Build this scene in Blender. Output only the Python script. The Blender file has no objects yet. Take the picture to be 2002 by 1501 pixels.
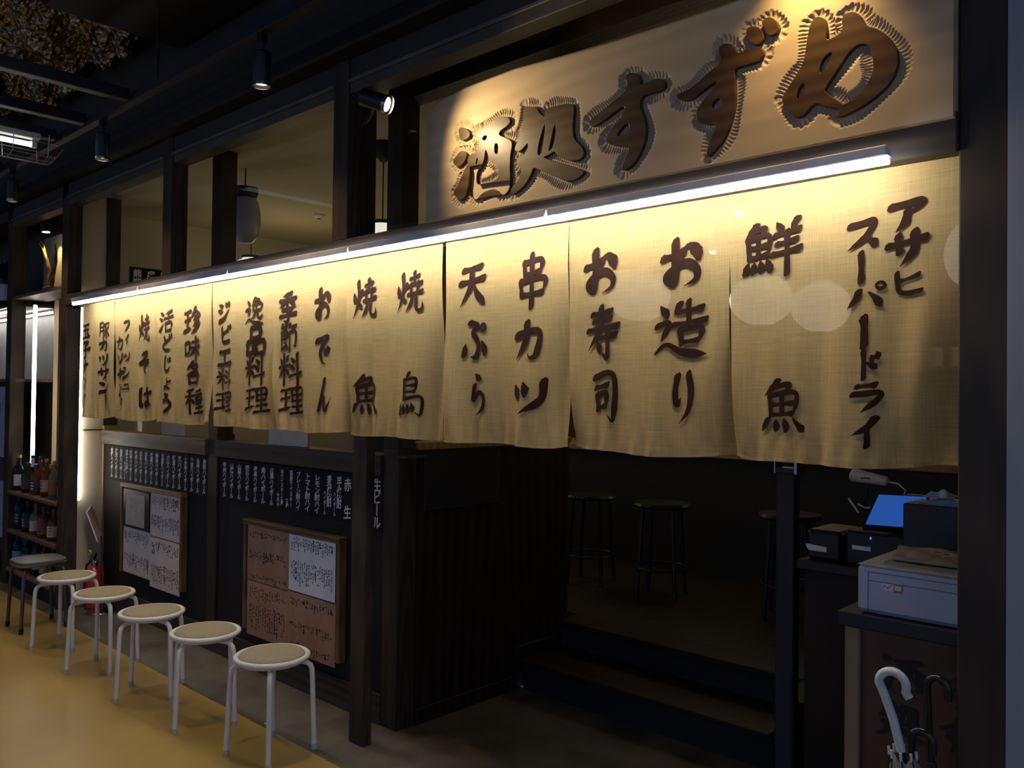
import bpy, math, random
import numpy as np
from mathutils import Vector, Matrix

random.seed(7)
scene = bpy.context.scene
COL = scene.collection
PI = math.pi

# ------------------------------------------------------------------ camera, world, exposure
CAM_YAW, CAM_PITCH, CAM_ROLL, CAM_F = 0.753646, 0.0144324, 0.0117952, 1654.34
def make_camera():
    cd = bpy.data.cameras.new('camera'); co = bpy.data.objects.new('camera', cd); COL.objects.link(co)
    cd.sensor_fit = 'HORIZONTAL'; cd.sensor_width = 36.0; cd.lens = 36.0 * CAM_F / 2002.0
    cd.clip_start = 0.05; cd.clip_end = 100
    sy, cy = math.sin(CAM_YAW), math.cos(CAM_YAW)
    fw = Vector((-sy * math.cos(CAM_PITCH), cy * math.cos(CAM_PITCH), math.sin(CAM_PITCH)))
    r0 = Vector((cy, sy, 0)); u0 = r0.cross(fw)
    r = math.cos(CAM_ROLL) * r0 + math.sin(CAM_ROLL) * u0
    u = -math.sin(CAM_ROLL) * r0 + math.cos(CAM_ROLL) * u0
    m = Matrix((r, u, -fw)).transposed().to_4x4(); m.translation = (0, 0, 1.55)
    co.matrix_world = m
    scene.camera = co
make_camera()

w = bpy.data.worlds.new('mall_ambient'); scene.world = w; w.use_nodes = True
bg = w.node_tree.nodes['Background']; bg.inputs[0].default_value = (0.38, 0.54, 1.0, 1); bg.inputs[1].default_value = 0.42
vs = scene.view_settings
vs.view_transform = 'Standard'; vs.look = 'None'; vs.gamma = 1.0; vs.use_curve_mapping = False
vs.exposure = 0.0

TUBE_E = 72.0        # tube lamp over the curtain
STRIP_E = 16.0        # upright strip lamps at the left
LANTERN_E = 0.9
TRACK_W = 27.0        # track spots, W
SIGN_W = 19.0         # spots on the carved sign

def spot_light(name, loc, target, watts, angle, color, blend=0.5, radius=0.02):
    l = bpy.data.lights.new(name, 'SPOT'); l.energy = watts; l.spot_size = math.radians(angle); l.spot_blend = blend
    l.color = color; l.shadow_soft_size = radius
    o = bpy.data.objects.new(name, l); COL.objects.link(o); o.location = loc
    o.rotation_euler = (Vector(target) - Vector(loc)).to_track_quat('-Z', 'Y').to_euler()
    return o

# ------------------------------------------------------------------ materials
MATS = {}
def nodes_of(m):
    m.use_nodes = True; nt = m.node_tree; return nt, nt.nodes, nt.links
def plain(name, col, rough=0.6, metal=0.0, noise=0.15, nscale=8.0, bump=0.0, bscale=60.0, spec=0.5, coat=0.0):
    if name in MATS: return MATS[name]
    m = bpy.data.materials.new(name); nt, N, L = nodes_of(m); b = N['Principled BSDF']
    tc = N.new('ShaderNodeTexCoord')
    nz = N.new('ShaderNodeTexNoise'); nz.inputs['Scale'].default_value = nscale; nz.inputs['Detail'].default_value = 5
    L.new(tc.outputs['Object'], nz.inputs['Vector'])
    rp = N.new('ShaderNodeValToRGB'); rp.color_ramp.elements[0].position = 0.3; rp.color_ramp.elements[1].position = 0.7
    rp.color_ramp.elements[0].color = tuple(c * (1 - noise) for c in col) + (1,)
    rp.color_ramp.elements[1].color = tuple(min(1, c * (1 + noise)) for c in col) + (1,)
    L.new(nz.outputs['Fac'], rp.inputs['Fac']); L.new(rp.outputs['Color'], b.inputs['Base Color'])
    b.inputs['Roughness'].default_value = rough; b.inputs['Metallic'].default_value = metal
    b.inputs['Specular IOR Level'].default_value = spec; b.inputs['Coat Weight'].default_value = coat
    if bump:
        n2 = N.new('ShaderNodeTexNoise'); n2.inputs['Scale'].default_value = bscale; L.new(tc.outputs['Object'], n2.inputs['Vector'])
        bp = N.new('ShaderNodeBump'); bp.inputs['Strength'].default_value = bump; bp.inputs['Distance'].default_value = 0.004
        L.new(n2.outputs['Fac'], bp.inputs['Height']); L.new(bp.outputs['Normal'], b.inputs['Normal'])
    MATS[name] = m; return m
def wood(name, c1, c2, axis='Z', scale=9.0, stretch=12.0, rough=0.55, bump=0.25, dist=2.5):
    """grain runs along the given axis"""
    if name in MATS: return MATS[name]
    m = bpy.data.materials.new(name); nt, N, L = nodes_of(m); b = N['Principled BSDF']
    tc = N.new('ShaderNodeTexCoord'); mp = N.new('ShaderNodeMapping')
    s = {'X': (1 / stretch, 1, 1), 'Y': (1, 1 / stretch, 1), 'Z': (1, 1, 1 / stretch)}[axis]
    mp.inputs['Scale'].default_value = s
    L.new(tc.outputs['Object'], mp.inputs['Vector'])
    nz = N.new('ShaderNodeTexNoise'); nz.inputs['Scale'].default_value = scale; nz.inputs['Detail'].default_value = 6; nz.inputs['Distortion'].default_value = 0.6
    L.new(mp.outputs['Vector'], nz.inputs['Vector'])
    wv = N.new('ShaderNodeTexWave'); wv.wave_type = 'RINGS'; wv.inputs['Scale'].default_value = scale * 0.8; wv.inputs['Distortion'].default_value = dist * 2; wv.inputs['Detail'].default_value = 3
    L.new(mp.outputs['Vector'], wv.inputs['Vector'])
    mx = N.new('ShaderNodeMath'); mx.operation = 'MULTIPLY_ADD'; mx.inputs[1].default_value = 0.5
    L.new(wv.outputs['Fac'], mx.inputs[0])
    ml = N.new('ShaderNodeMath'); ml.operation = 'MULTIPLY'; ml.inputs[1].default_value = 0.5; L.new(nz.outputs['Fac'], ml.inputs[0]); L.new(ml.outputs[0], mx.inputs[2])
    rp = N.new('ShaderNodeValToRGB'); rp.color_ramp.elements[0].position = 0.15; rp.color_ramp.elements[1].position = 0.85
    rp.color_ramp.elements[0].color = tuple(c1) + (1,); rp.color_ramp.elements[1].color = tuple(c2) + (1,)
    L.new(mx.outputs[0], rp.inputs['Fac']); L.new(rp.outputs['Color'], b.inputs['Base Color'])
    b.inputs['Roughness'].default_value = rough; b.inputs['Specular IOR Level'].default_value = 0.25
    if bump:
        bp = N.new('ShaderNodeBump'); bp.inputs['Strength'].default_value = bump; bp.inputs['Distance'].default_value = 0.002
        L.new(mx.outputs[0], bp.inputs['Height']); L.new(bp.outputs['Normal'], b.inputs['Normal'])
    MATS[name] = m; return m
def emit(name, col, strength):
    if name in MATS: return MATS[name]
    m = bpy.data.materials.new(name); nt, N, L = nodes_of(m); N.remove(N['Principled BSDF'])
    e = N.new('ShaderNodeEmission'); e.inputs[0].default_value = tuple(col) + (1,); e.inputs[1].default_value = strength
    L.new(e.outputs[0], N['Material Output'].inputs['Surface']); MATS[name] = m; return m
def glass_thin(name, tint=(1, 1, 1), refl=0.06):
    if name in MATS: return MATS[name]
    m = bpy.data.materials.new(name); nt, N, L = nodes_of(m); N.remove(N['Principled BSDF'])
    t = N.new('ShaderNodeBsdfTransparent'); t.inputs[0].default_value = tuple(tint) + (1,)
    g = N.new('ShaderNodeBsdfGlossy'); g.inputs['Roughness'].default_value = 0.02
    mx = N.new('ShaderNodeMixShader'); mx.inputs[0].default_value = refl
    L.new(t.outputs[0], mx.inputs[1]); L.new(g.outputs[0], mx.inputs[2]); L.new(mx.outputs[0], N['Material Output'].inputs['Surface'])
    MATS[name] = m; return m
def glass_bottle(name, col, rough=0.05):
    if name in MATS: return MATS[name]
    m = plain(name, col, rough, 0, 0.1); b = m.node_tree.nodes['Principled BSDF']
    b.inputs['Transmission Weight'].default_value = 0.6; b.inputs['IOR'].default_value = 1.3
    return m
def cloth_mat(name, col, transp):
    m = bpy.data.materials.new(name); nt, N, L = nodes_of(m); N.remove(N['Principled BSDF'])
    tc = N.new('ShaderNodeTexCoord')
    def threads(sx, sz, seed):
        mp = N.new('ShaderNodeMapping'); mp.inputs['Scale'].default_value = (sx, 1, sz); mp.inputs['Location'].default_value = (seed, 0, seed * 2)
        L.new(tc.outputs['Object'], mp.inputs['Vector'])
        nz = N.new('ShaderNodeTexNoise'); nz.inputs['Scale'].default_value = 1.0; nz.inputs['Detail'].default_value = 3; nz.inputs['Roughness'].default_value = 0.65
        L.new(mp.outputs['Vector'], nz.inputs['Vector']); return nz.outputs['Fac']
    a = threads(260, 7, 1.3); c = threads(8, 240, 4.1)
    ad = N.new('ShaderNodeMath'); ad.operation = 'ADD'; L.new(a, ad.inputs[0]); L.new(c, ad.inputs[1])
    rp = N.new('ShaderNodeValToRGB'); rp.color_ramp.elements[0].position = 0.35; rp.color_ramp.elements[1].position = 0.65
    hf = N.new('ShaderNodeMath'); hf.operation = 'MULTIPLY'; hf.inputs[1].default_value = 0.5; L.new(ad.outputs[0], hf.inputs[0])
    rp.color_ramp.elements[0].color = tuple(x * 0.84 for x in col) + (1,); rp.color_ramp.elements[1].color = tuple(min(1, x * 1.12) for x in col) + (1,)
    L.new(hf.outputs[0], rp.inputs['Fac'])
    d = N.new('ShaderNodeBsdfDiffuse'); tr = N.new('ShaderNodeBsdfTranslucent'); tp = N.new('ShaderNodeBsdfTransparent')
    L.new(rp.outputs['Color'], d.inputs['Color']); L.new(rp.outputs['Color'], tr.inputs['Color'])
    bp = N.new('ShaderNodeBump'); bp.inputs['Strength'].default_value = 0.25; bp.inputs['Distance'].default_value = 0.001
    L.new(hf.outputs[0], bp.inputs['Height']); L.new(bp.outputs['Normal'], d.inputs['Normal'])
    m1 = N.new('ShaderNodeMixShader'); m1.inputs[0].default_value = 0.25; L.new(d.outputs[0], m1.inputs[1]); L.new(tr.outputs[0], m1.inputs[2])
    m2 = N.new('ShaderNodeMixShader')
    mr = N.new('ShaderNodeMapRange'); mr.inputs['From Min'].default_value = 0.35; mr.inputs['From Max'].default_value = 0.65
    mr.inputs['To Min'].default_value = transp * 1.4; mr.inputs['To Max'].default_value = transp * 0.6
    L.new(hf.outputs[0], mr.inputs['Value']); L.new(mr.outputs[0], m2.inputs[0])
    L.new(m1.outputs[0], m2.inputs[1]); L.new(tp.outputs[0], m2.inputs[2]); L.new(m2.outputs[0], N['Material Output'].inputs['Surface'])
    MATS[name] = m; return m

M_POST = wood('dark_stained_post', (0.028, 0.020, 0.013), (0.060, 0.042, 0.027), 'Z', 14, 14, 0.5)
M_BEAM = wood('dark_stained_beam', (0.028, 0.022, 0.017), (0.062, 0.047, 0.036), 'X', 14, 14, 0.55)
M_PANEL = plain('black_brown_panel', (0.017, 0.014, 0.013), 0.7, 0, 0.2, 3, spec=0.3)
M_SIDE = wood('brown_side_panel', (0.018, 0.011, 0.007), (0.034, 0.020, 0.012), 'Z', 6, 10, 0.5)
M_SILL = wood('worn_sill_wood', (0.06, 0.042, 0.024), (0.18, 0.130, 0.072), 'X', 9, 7, 0.5, 0.6, 4)
M_OAK = wood('oiled_oak_trim', (0.26, 0.145, 0.055), (0.40, 0.24, 0.10), 'Z', 10, 14, 0.5)
M_SHELF = wood('shelf_board_wood', (0.13, 0.075, 0.045), (0.22, 0.135, 0.08), 'X', 10, 12, 0.55)
M_BLACK = plain('matt_black_metal', (0.012, 0.012, 0.013), 0.45, 0.2)
M_STEEL = plain('painted_grey_steel', (0.028, 0.028, 0.036), 0.45, 0.3)
M_WHITE = plain('white_painted_metal', (0.72, 0.68, 0.62), 0.35, 0.0, 0.04)
M_PAPER = plain('white_paper', (0.72, 0.70, 0.67), 0.8, 0, 0.05)
M_INK = plain('black_ink', (0.015, 0.013, 0.013), 0.7, 0, 0.1)
M_CHROME = plain('dull_chrome', (0.35, 0.34, 0.33), 0.25, 1.0, 0.05)
M_RUBBER = plain('black_rubber', (0.01, 0.01, 0.01), 0.7)
M_GLASS = glass_thin('window_glass', (0.95, 0.96, 0.94), 0.006)
M_TUBE = emit('tube_lamp_white', (0.93, 0.96, 1.0), TUBE_E)
M_STRIP = emit('strip_lamp_white', (1.0, 0.97, 0.88), STRIP_E)

# ------------------------------------------------------------------ mesh helpers
class MB:
    def __init__(s): s.v = []; s.f = []
    def add(s, vs, fs):
        o = len(s.v); s.v += [tuple(map(float, p)) for p in vs]; s.f += [tuple(i + o for i in f) for f in fs]; return s
    def box(s, x0, x1, y0, y1, z0, z1, bev=0.0):
        if bev <= 0:
            return s.add([(x0, y0, z0), (x1, y0, z0), (x1, y1, z0), (x0, y1, z0), (x0, y0, z1), (x1, y0, z1), (x1, y1, z1), (x0, y1, z1)],
                         [(3, 2, 1, 0), (4, 5, 6, 7), (0, 1, 5, 4), (1, 2, 6, 5), (2, 3, 7, 6), (3, 0, 4, 7)])
        b = min(bev, (x1 - x0) / 2.1, (y1 - y0) / 2.1, (z1 - z0) / 2.1)
        vs = []; idx = {}
        for i, X in enumerate((x0, x1)):
            for j, Y in enumerate((y0, y1)):
                for k, Z in enumerate((z0, z1)):
                    sx, sy, sz = (1 - 2 * i) * b, (1 - 2 * j) * b, (1 - 2 * k) * b
                    for a, p in (('x', (X, Y + sy, Z + sz)), ('y', (X + sx, Y, Z + sz)), ('z', (X + sx, Y + sy, Z))):
                        idx[i, j, k, a] = len(vs); vs.append(p)
        g = lambda i, j, k, a: idx[i, j, k, a]
        fs = []
        fs += [(g(0,0,0,'x'), g(0,0,1,'x'), g(0,1,1,'x'), g(0,1,0,'x')), (g(1,0,0,'x'), g(1,1,0,'x'), g(1,1,1,'x'), g(1,0,1,'x'))]
        fs += [(g(0,0,0,'y'), g(1,0,0,'y'), g(1,0,1,'y'), g(0,0,1,'y')), (g(0,1,0,'y'), g(0,1,1,'y'), g(1,1,1,'y'), g(1,1,0,'y'))]
        fs += [(g(0,0,0,'z'), g(0,1,0,'z'), g(1,1,0,'z'), g(1,0,0,'z')), (g(0,0,1,'z'), g(1,0,1,'z'), g(1,1,1,'z'), g(0,1,1,'z'))]
        for j in (0, 1):
            for k in (0, 1): fs.append((g(0,j,k,'y'), g(1,j,k,'y'), g(1,j,k,'z'), g(0,j,k,'z')))
        for i in (0, 1):
            for k in (0, 1): fs.append((g(i,0,k,'x'), g(i,1,k,'x'), g(i,1,k,'z'), g(i,0,k,'z')))
        for i in (0, 1):
            for j in (0, 1): fs.append((g(i,j,0,'x'), g(i,j,1,'x'), g(i,j,1,'y'), g(i,j,0,'y')))
        for i in (0, 1):
            for j in (0, 1):
                for k in (0, 1): fs.append((g(i,j,k,'x'), g(i,j,k,'y'), g(i,j,k,'z')))
        return s.add(vs, fs)
    def tube(s, pts, r, n=10, cap=True):
        pts = [Vector(p) for p in pts]; rs = r if isinstance(r, (list, tuple)) else [r] * len(pts)
        rings = []; ref = None; vs = []
        for i, p in enumerate(pts):
            d = (pts[min(i + 1, len(pts) - 1)] - pts[max(i - 1, 0)]).normalized()
            if ref is None: ref = d.orthogonal().normalized()
            ref = (ref - d * ref.dot(d)).normalized(); bi = d.cross(ref)
            rings.append(len(vs))
            for k in range(n):
                a = 2 * PI * k / n; vs.append(p + (ref * math.cos(a) + bi * math.sin(a)) * rs[i])
        fs = []
        for i in range(len(pts) - 1):
            for k in range(n): fs.append((rings[i] + k, rings[i] + (k + 1) % n, rings[i + 1] + (k + 1) % n, rings[i + 1] + k))
        if cap: fs.append(tuple(range(n))[::-1]); fs.append(tuple(rings[-1] + k for k in range(n)))
        return s.add(vs, fs)
    def lathe(s, prof, c=(0, 0, 0), n=24, sx=1.0, sy=1.0, cap=True):
        vs = []; fs = []
        for r, z in prof:
            for k in range(n):
                a = 2 * PI * k / n; vs.append((c[0] + r * sx * math.cos(a), c[1] + r * sy * math.sin(a), c[2] + z))
        for i in range(len(prof) - 1):
            for k in range(n): fs.append((i * n + k, i * n + (k + 1) % n, (i + 1) * n + (k + 1) % n, (i + 1) * n + k))
        if cap: fs.append(tuple(range(n))[::-1]); fs.append(tuple((len(prof) - 1) * n + k for k in range(n)))
        return s.add(vs, fs)
    def prism(s, poly, y0, y1):
        """polygon in (x,z) extruded along y"""
        n = len(poly); vs = [(x, y0, z) for x, z in poly] + [(x, y1, z) for x, z in poly]
        fs = [tuple(range(n)), tuple(range(n, 2 * n))[::-1]] + [(i, i + n, (i + 1) % n + n, (i + 1) % n) for i in range(n)]
        return s.add(vs, fs)
    def quad(s, a, b, c, d): return s.add([a, b, c, d], [(0, 1, 2, 3)])
    def build(s, name, mat, parent=None, origin=None, smooth=False):
        me = bpy.data.meshes.new(name)
        if parent is not None: org = Vector(parent.get('_org', (0, 0, 0)))
        elif origin is not None: org = Vector(origin)
        else:
            a = np.array(s.v); org = Vector(((a[:, 0].min() + a[:, 0].max()) / 2, (a[:, 1].min() + a[:, 1].max()) / 2, a[:, 2].min()))
        me.from_pydata([tuple(Vector(p) - org) for p in s.v], [], s.f); me.validate(); me.update()
        if smooth:
            me.polygons.foreach_set('use_smooth', [True] * len(me.polygons)); 
        if mat: me.materials.append(mat)
        o = bpy.data.objects.new(name, me); COL.objects.link(o)
        if parent is not None: o.parent = parent
        else: o.location = org
        o['_org'] = tuple(org)
        return o
def smooth_by_angle(o, deg=40):
    me = o.data; me.polygons.foreach_set('use_smooth', [True] * len(me.polygons))
    try: me.set_sharp_from_angle(angle=math.radians(deg))
    except Exception: pass
    return o
def thing(name, label, cat, loc=(0, 0, 0), group=None):
    o = bpy.data.objects.new(name, None); COL.objects.link(o); o.location = loc; o.empty_display_size = 0.05
    o['_org'] = tuple(loc); return tag(o, label, cat, group)
def tag(o, label=None, cat=None, group=None, kind=None):
    if label: o['label'] = label
    if cat: o['category'] = cat
    if group: o['group'] = group
    if kind: o['kind'] = kind
    return o
def struct(o, label=None): o['kind'] = 'structure'; return tag(o, label)
def copy_tree(o, loc=None, parent=None, rotz=None):
    c = o.copy(); COL.objects.link(c)
    if parent is not None: c.parent = parent
    for ch in list(o.children): copy_tree(ch, None, c)
    if loc is not None: c.location = loc; c['_org'] = tuple(loc)
    if rotz is not None: c.rotation_euler[2] = rotz
    return c
def ordinal(i): return ['first', 'second', 'third', 'fourth', 'fifth', 'sixth', 'seventh', 'eighth', 'ninth', 'tenth', 'eleventh', 'twelfth', 'thirteenth', 'fourteenth', 'fifteenth', 'sixteenth', 'seventeenth', 'eighteenth', 'nineteenth', 'twentieth'][i]

# ------------------------------------------------------------------ printed lettering from the built-in font
_G = {}
def glyph(ch, off=0.020):
    """(verts, faces) of one character in a unit em box, centred at 0"""
    if ch in _G: return _G[ch]
    cu = bpy.data.curves.new('glyph', 'FONT'); cu.body = ch; cu.resolution_u = 2; cu.offset = off
    o = bpy.data.objects.new('glyph', cu); COL.objects.link(o)
    dg = bpy.context.evaluated_depsgraph_get(); me = bpy.data.meshes.new_from_object(o.evaluated_get(dg))
    vs = [(v.co.x - 0.5, v.co.y - 0.38) for v in me.vertices]; fs = [tuple(p.vertices) for p in me.polygons]
    bpy.data.meshes.remove(me); bpy.data.objects.remove(o); bpy.data.curves.remove(cu)
    if ch == 'ー': vs = [(y, -x) for x, y in vs]
    _G[ch] = (vs, fs); return _G[ch]
def vtext(mb, text, place, cx, top, size, pitch, wide=1.0, slant=0.0):
    """vertical column; place(x, z) -> 3-D point"""
    for i, ch in enumerate(text):
        if ch == ' ': continue
        vs, fs = glyph(ch); zc = top - pitch * (i + 0.5)
        mb.add([place(cx + (x + slant * y) * size * wide, zc + (y + 0.10 * x) * size) for x, y in vs], fs)

NOREN_TEXT = [
    "玉 -6.201 -6.059 1.908 2.019|子 -6.204 -6.048 1.774 1.897|サ -6.220 -6.060 1.661 1.760|ン -6.193 -6.064 1.566 1.654|ド -6.187 -6.063 1.439 1.538|豚 -5.917 -5.746 1.902 2.012|カ -5.908 -5.771 1.818 1.897|ツ -5.908 -5.767 1.720 1.801|サ -5.925 -5.754 1.625 1.716|ン -5.908 -5.738 1.540 1.624|ド -5.886 -5.754 1.435 1.529",
    "フ -5.512 -5.414 1.925 2.010|ィ -5.488 -5.422 1.852 1.915|ッ -5.495 -5.406 1.736 1.801|シ -5.499 -5.394 1.633 1.714|ュ -5.487 -5.390 1.558 1.613|カ -5.631 -5.507 1.817 1.900|ツ -5.634 -5.506 1.715 1.798|サ -5.650 -5.486 1.612 1.699|ン -5.638 -5.494 1.530 1.612|ド -5.613 -5.474 1.427 1.518|焼 -5.281 -5.135 1.857 2.024|そ -5.265 -5.137 1.655 1.799|ば -5.263 -5.136 1.454 1.579",
    "活 -4.993 -4.811 1.907 2.028|ど -4.960 -4.813 1.792 1.891|じ -4.942 -4.815 1.671 1.765|ょ -4.917 -4.797 1.566 1.644|う -4.946 -4.786 1.426 1.545|珍 -4.676 -4.492 1.873 2.029|味 -4.664 -4.498 1.728 1.864|各 -4.652 -4.493 1.599 1.720|種 -4.646 -4.482 1.427 1.570",
    "ジ -4.290 -4.152 1.926 2.036|ビ -4.269 -4.142 1.811 1.912|エ -4.299 -4.128 1.691 1.789|料 -4.312 -4.119 1.568 1.686|理 -4.313 -4.104 1.446 1.563|逸 -3.988 -3.828 1.892 2.036|品 -3.968 -3.823 1.743 1.886|料 -3.974 -3.824 1.593 1.741|理 -3.964 -3.800 1.448 1.587",
    "季 -3.680 -3.522 1.892 2.039|節 -3.667 -3.522 1.751 1.887|料 -3.676 -3.491 1.590 1.743|理 -3.649 -3.479 1.447 1.590|お -3.367 -3.236 1.886 2.037|で -3.353 -3.231 1.681 1.825|ん -3.331 -3.218 1.468 1.623",
    "焼 -3.073 -2.909 1.881 2.051|魚 -3.082 -2.885 1.461 1.634|焼 -2.761 -2.602 1.885 2.054|鳥 -2.725 -2.600 1.460 1.642",
    "天 -2.385 -2.245 1.889 2.057|ぷ -2.370 -2.236 1.685 1.834|ら -2.329 -2.241 1.476 1.634|串 -2.081 -1.934 1.864 2.056|カ -2.087 -1.952 1.679 1.816|ツ -2.092 -1.935 1.484 1.615",
    "お -1.777 -1.637 1.889 2.041|寿 -1.772 -1.627 1.676 1.848|司 -1.743 -1.628 1.470 1.638|お -1.467 -1.326 1.888 2.039|造 -1.480 -1.308 1.672 1.849|り -1.438 -1.339 1.471 1.633",
    "鮮 -1.185 -1.014 1.899 2.054|魚 -1.141 -1.000 1.455 1.604|ス -0.893 -0.798 1.941 2.027|ー -0.863 -0.834 1.858 1.938|パ -0.889 -0.784 1.783 1.863|ー -0.857 -0.822 1.688 1.767|ド -0.867 -0.792 1.603 1.682|ラ -0.878 -0.785 1.516 1.596|イ -0.875 -0.791 1.430 1.511|ア -0.784 -0.689 1.976 2.068|サ -0.789 -0.685 1.889 1.985|ヒ -0.778 -0.691 1.816 1.881",
]
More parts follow.
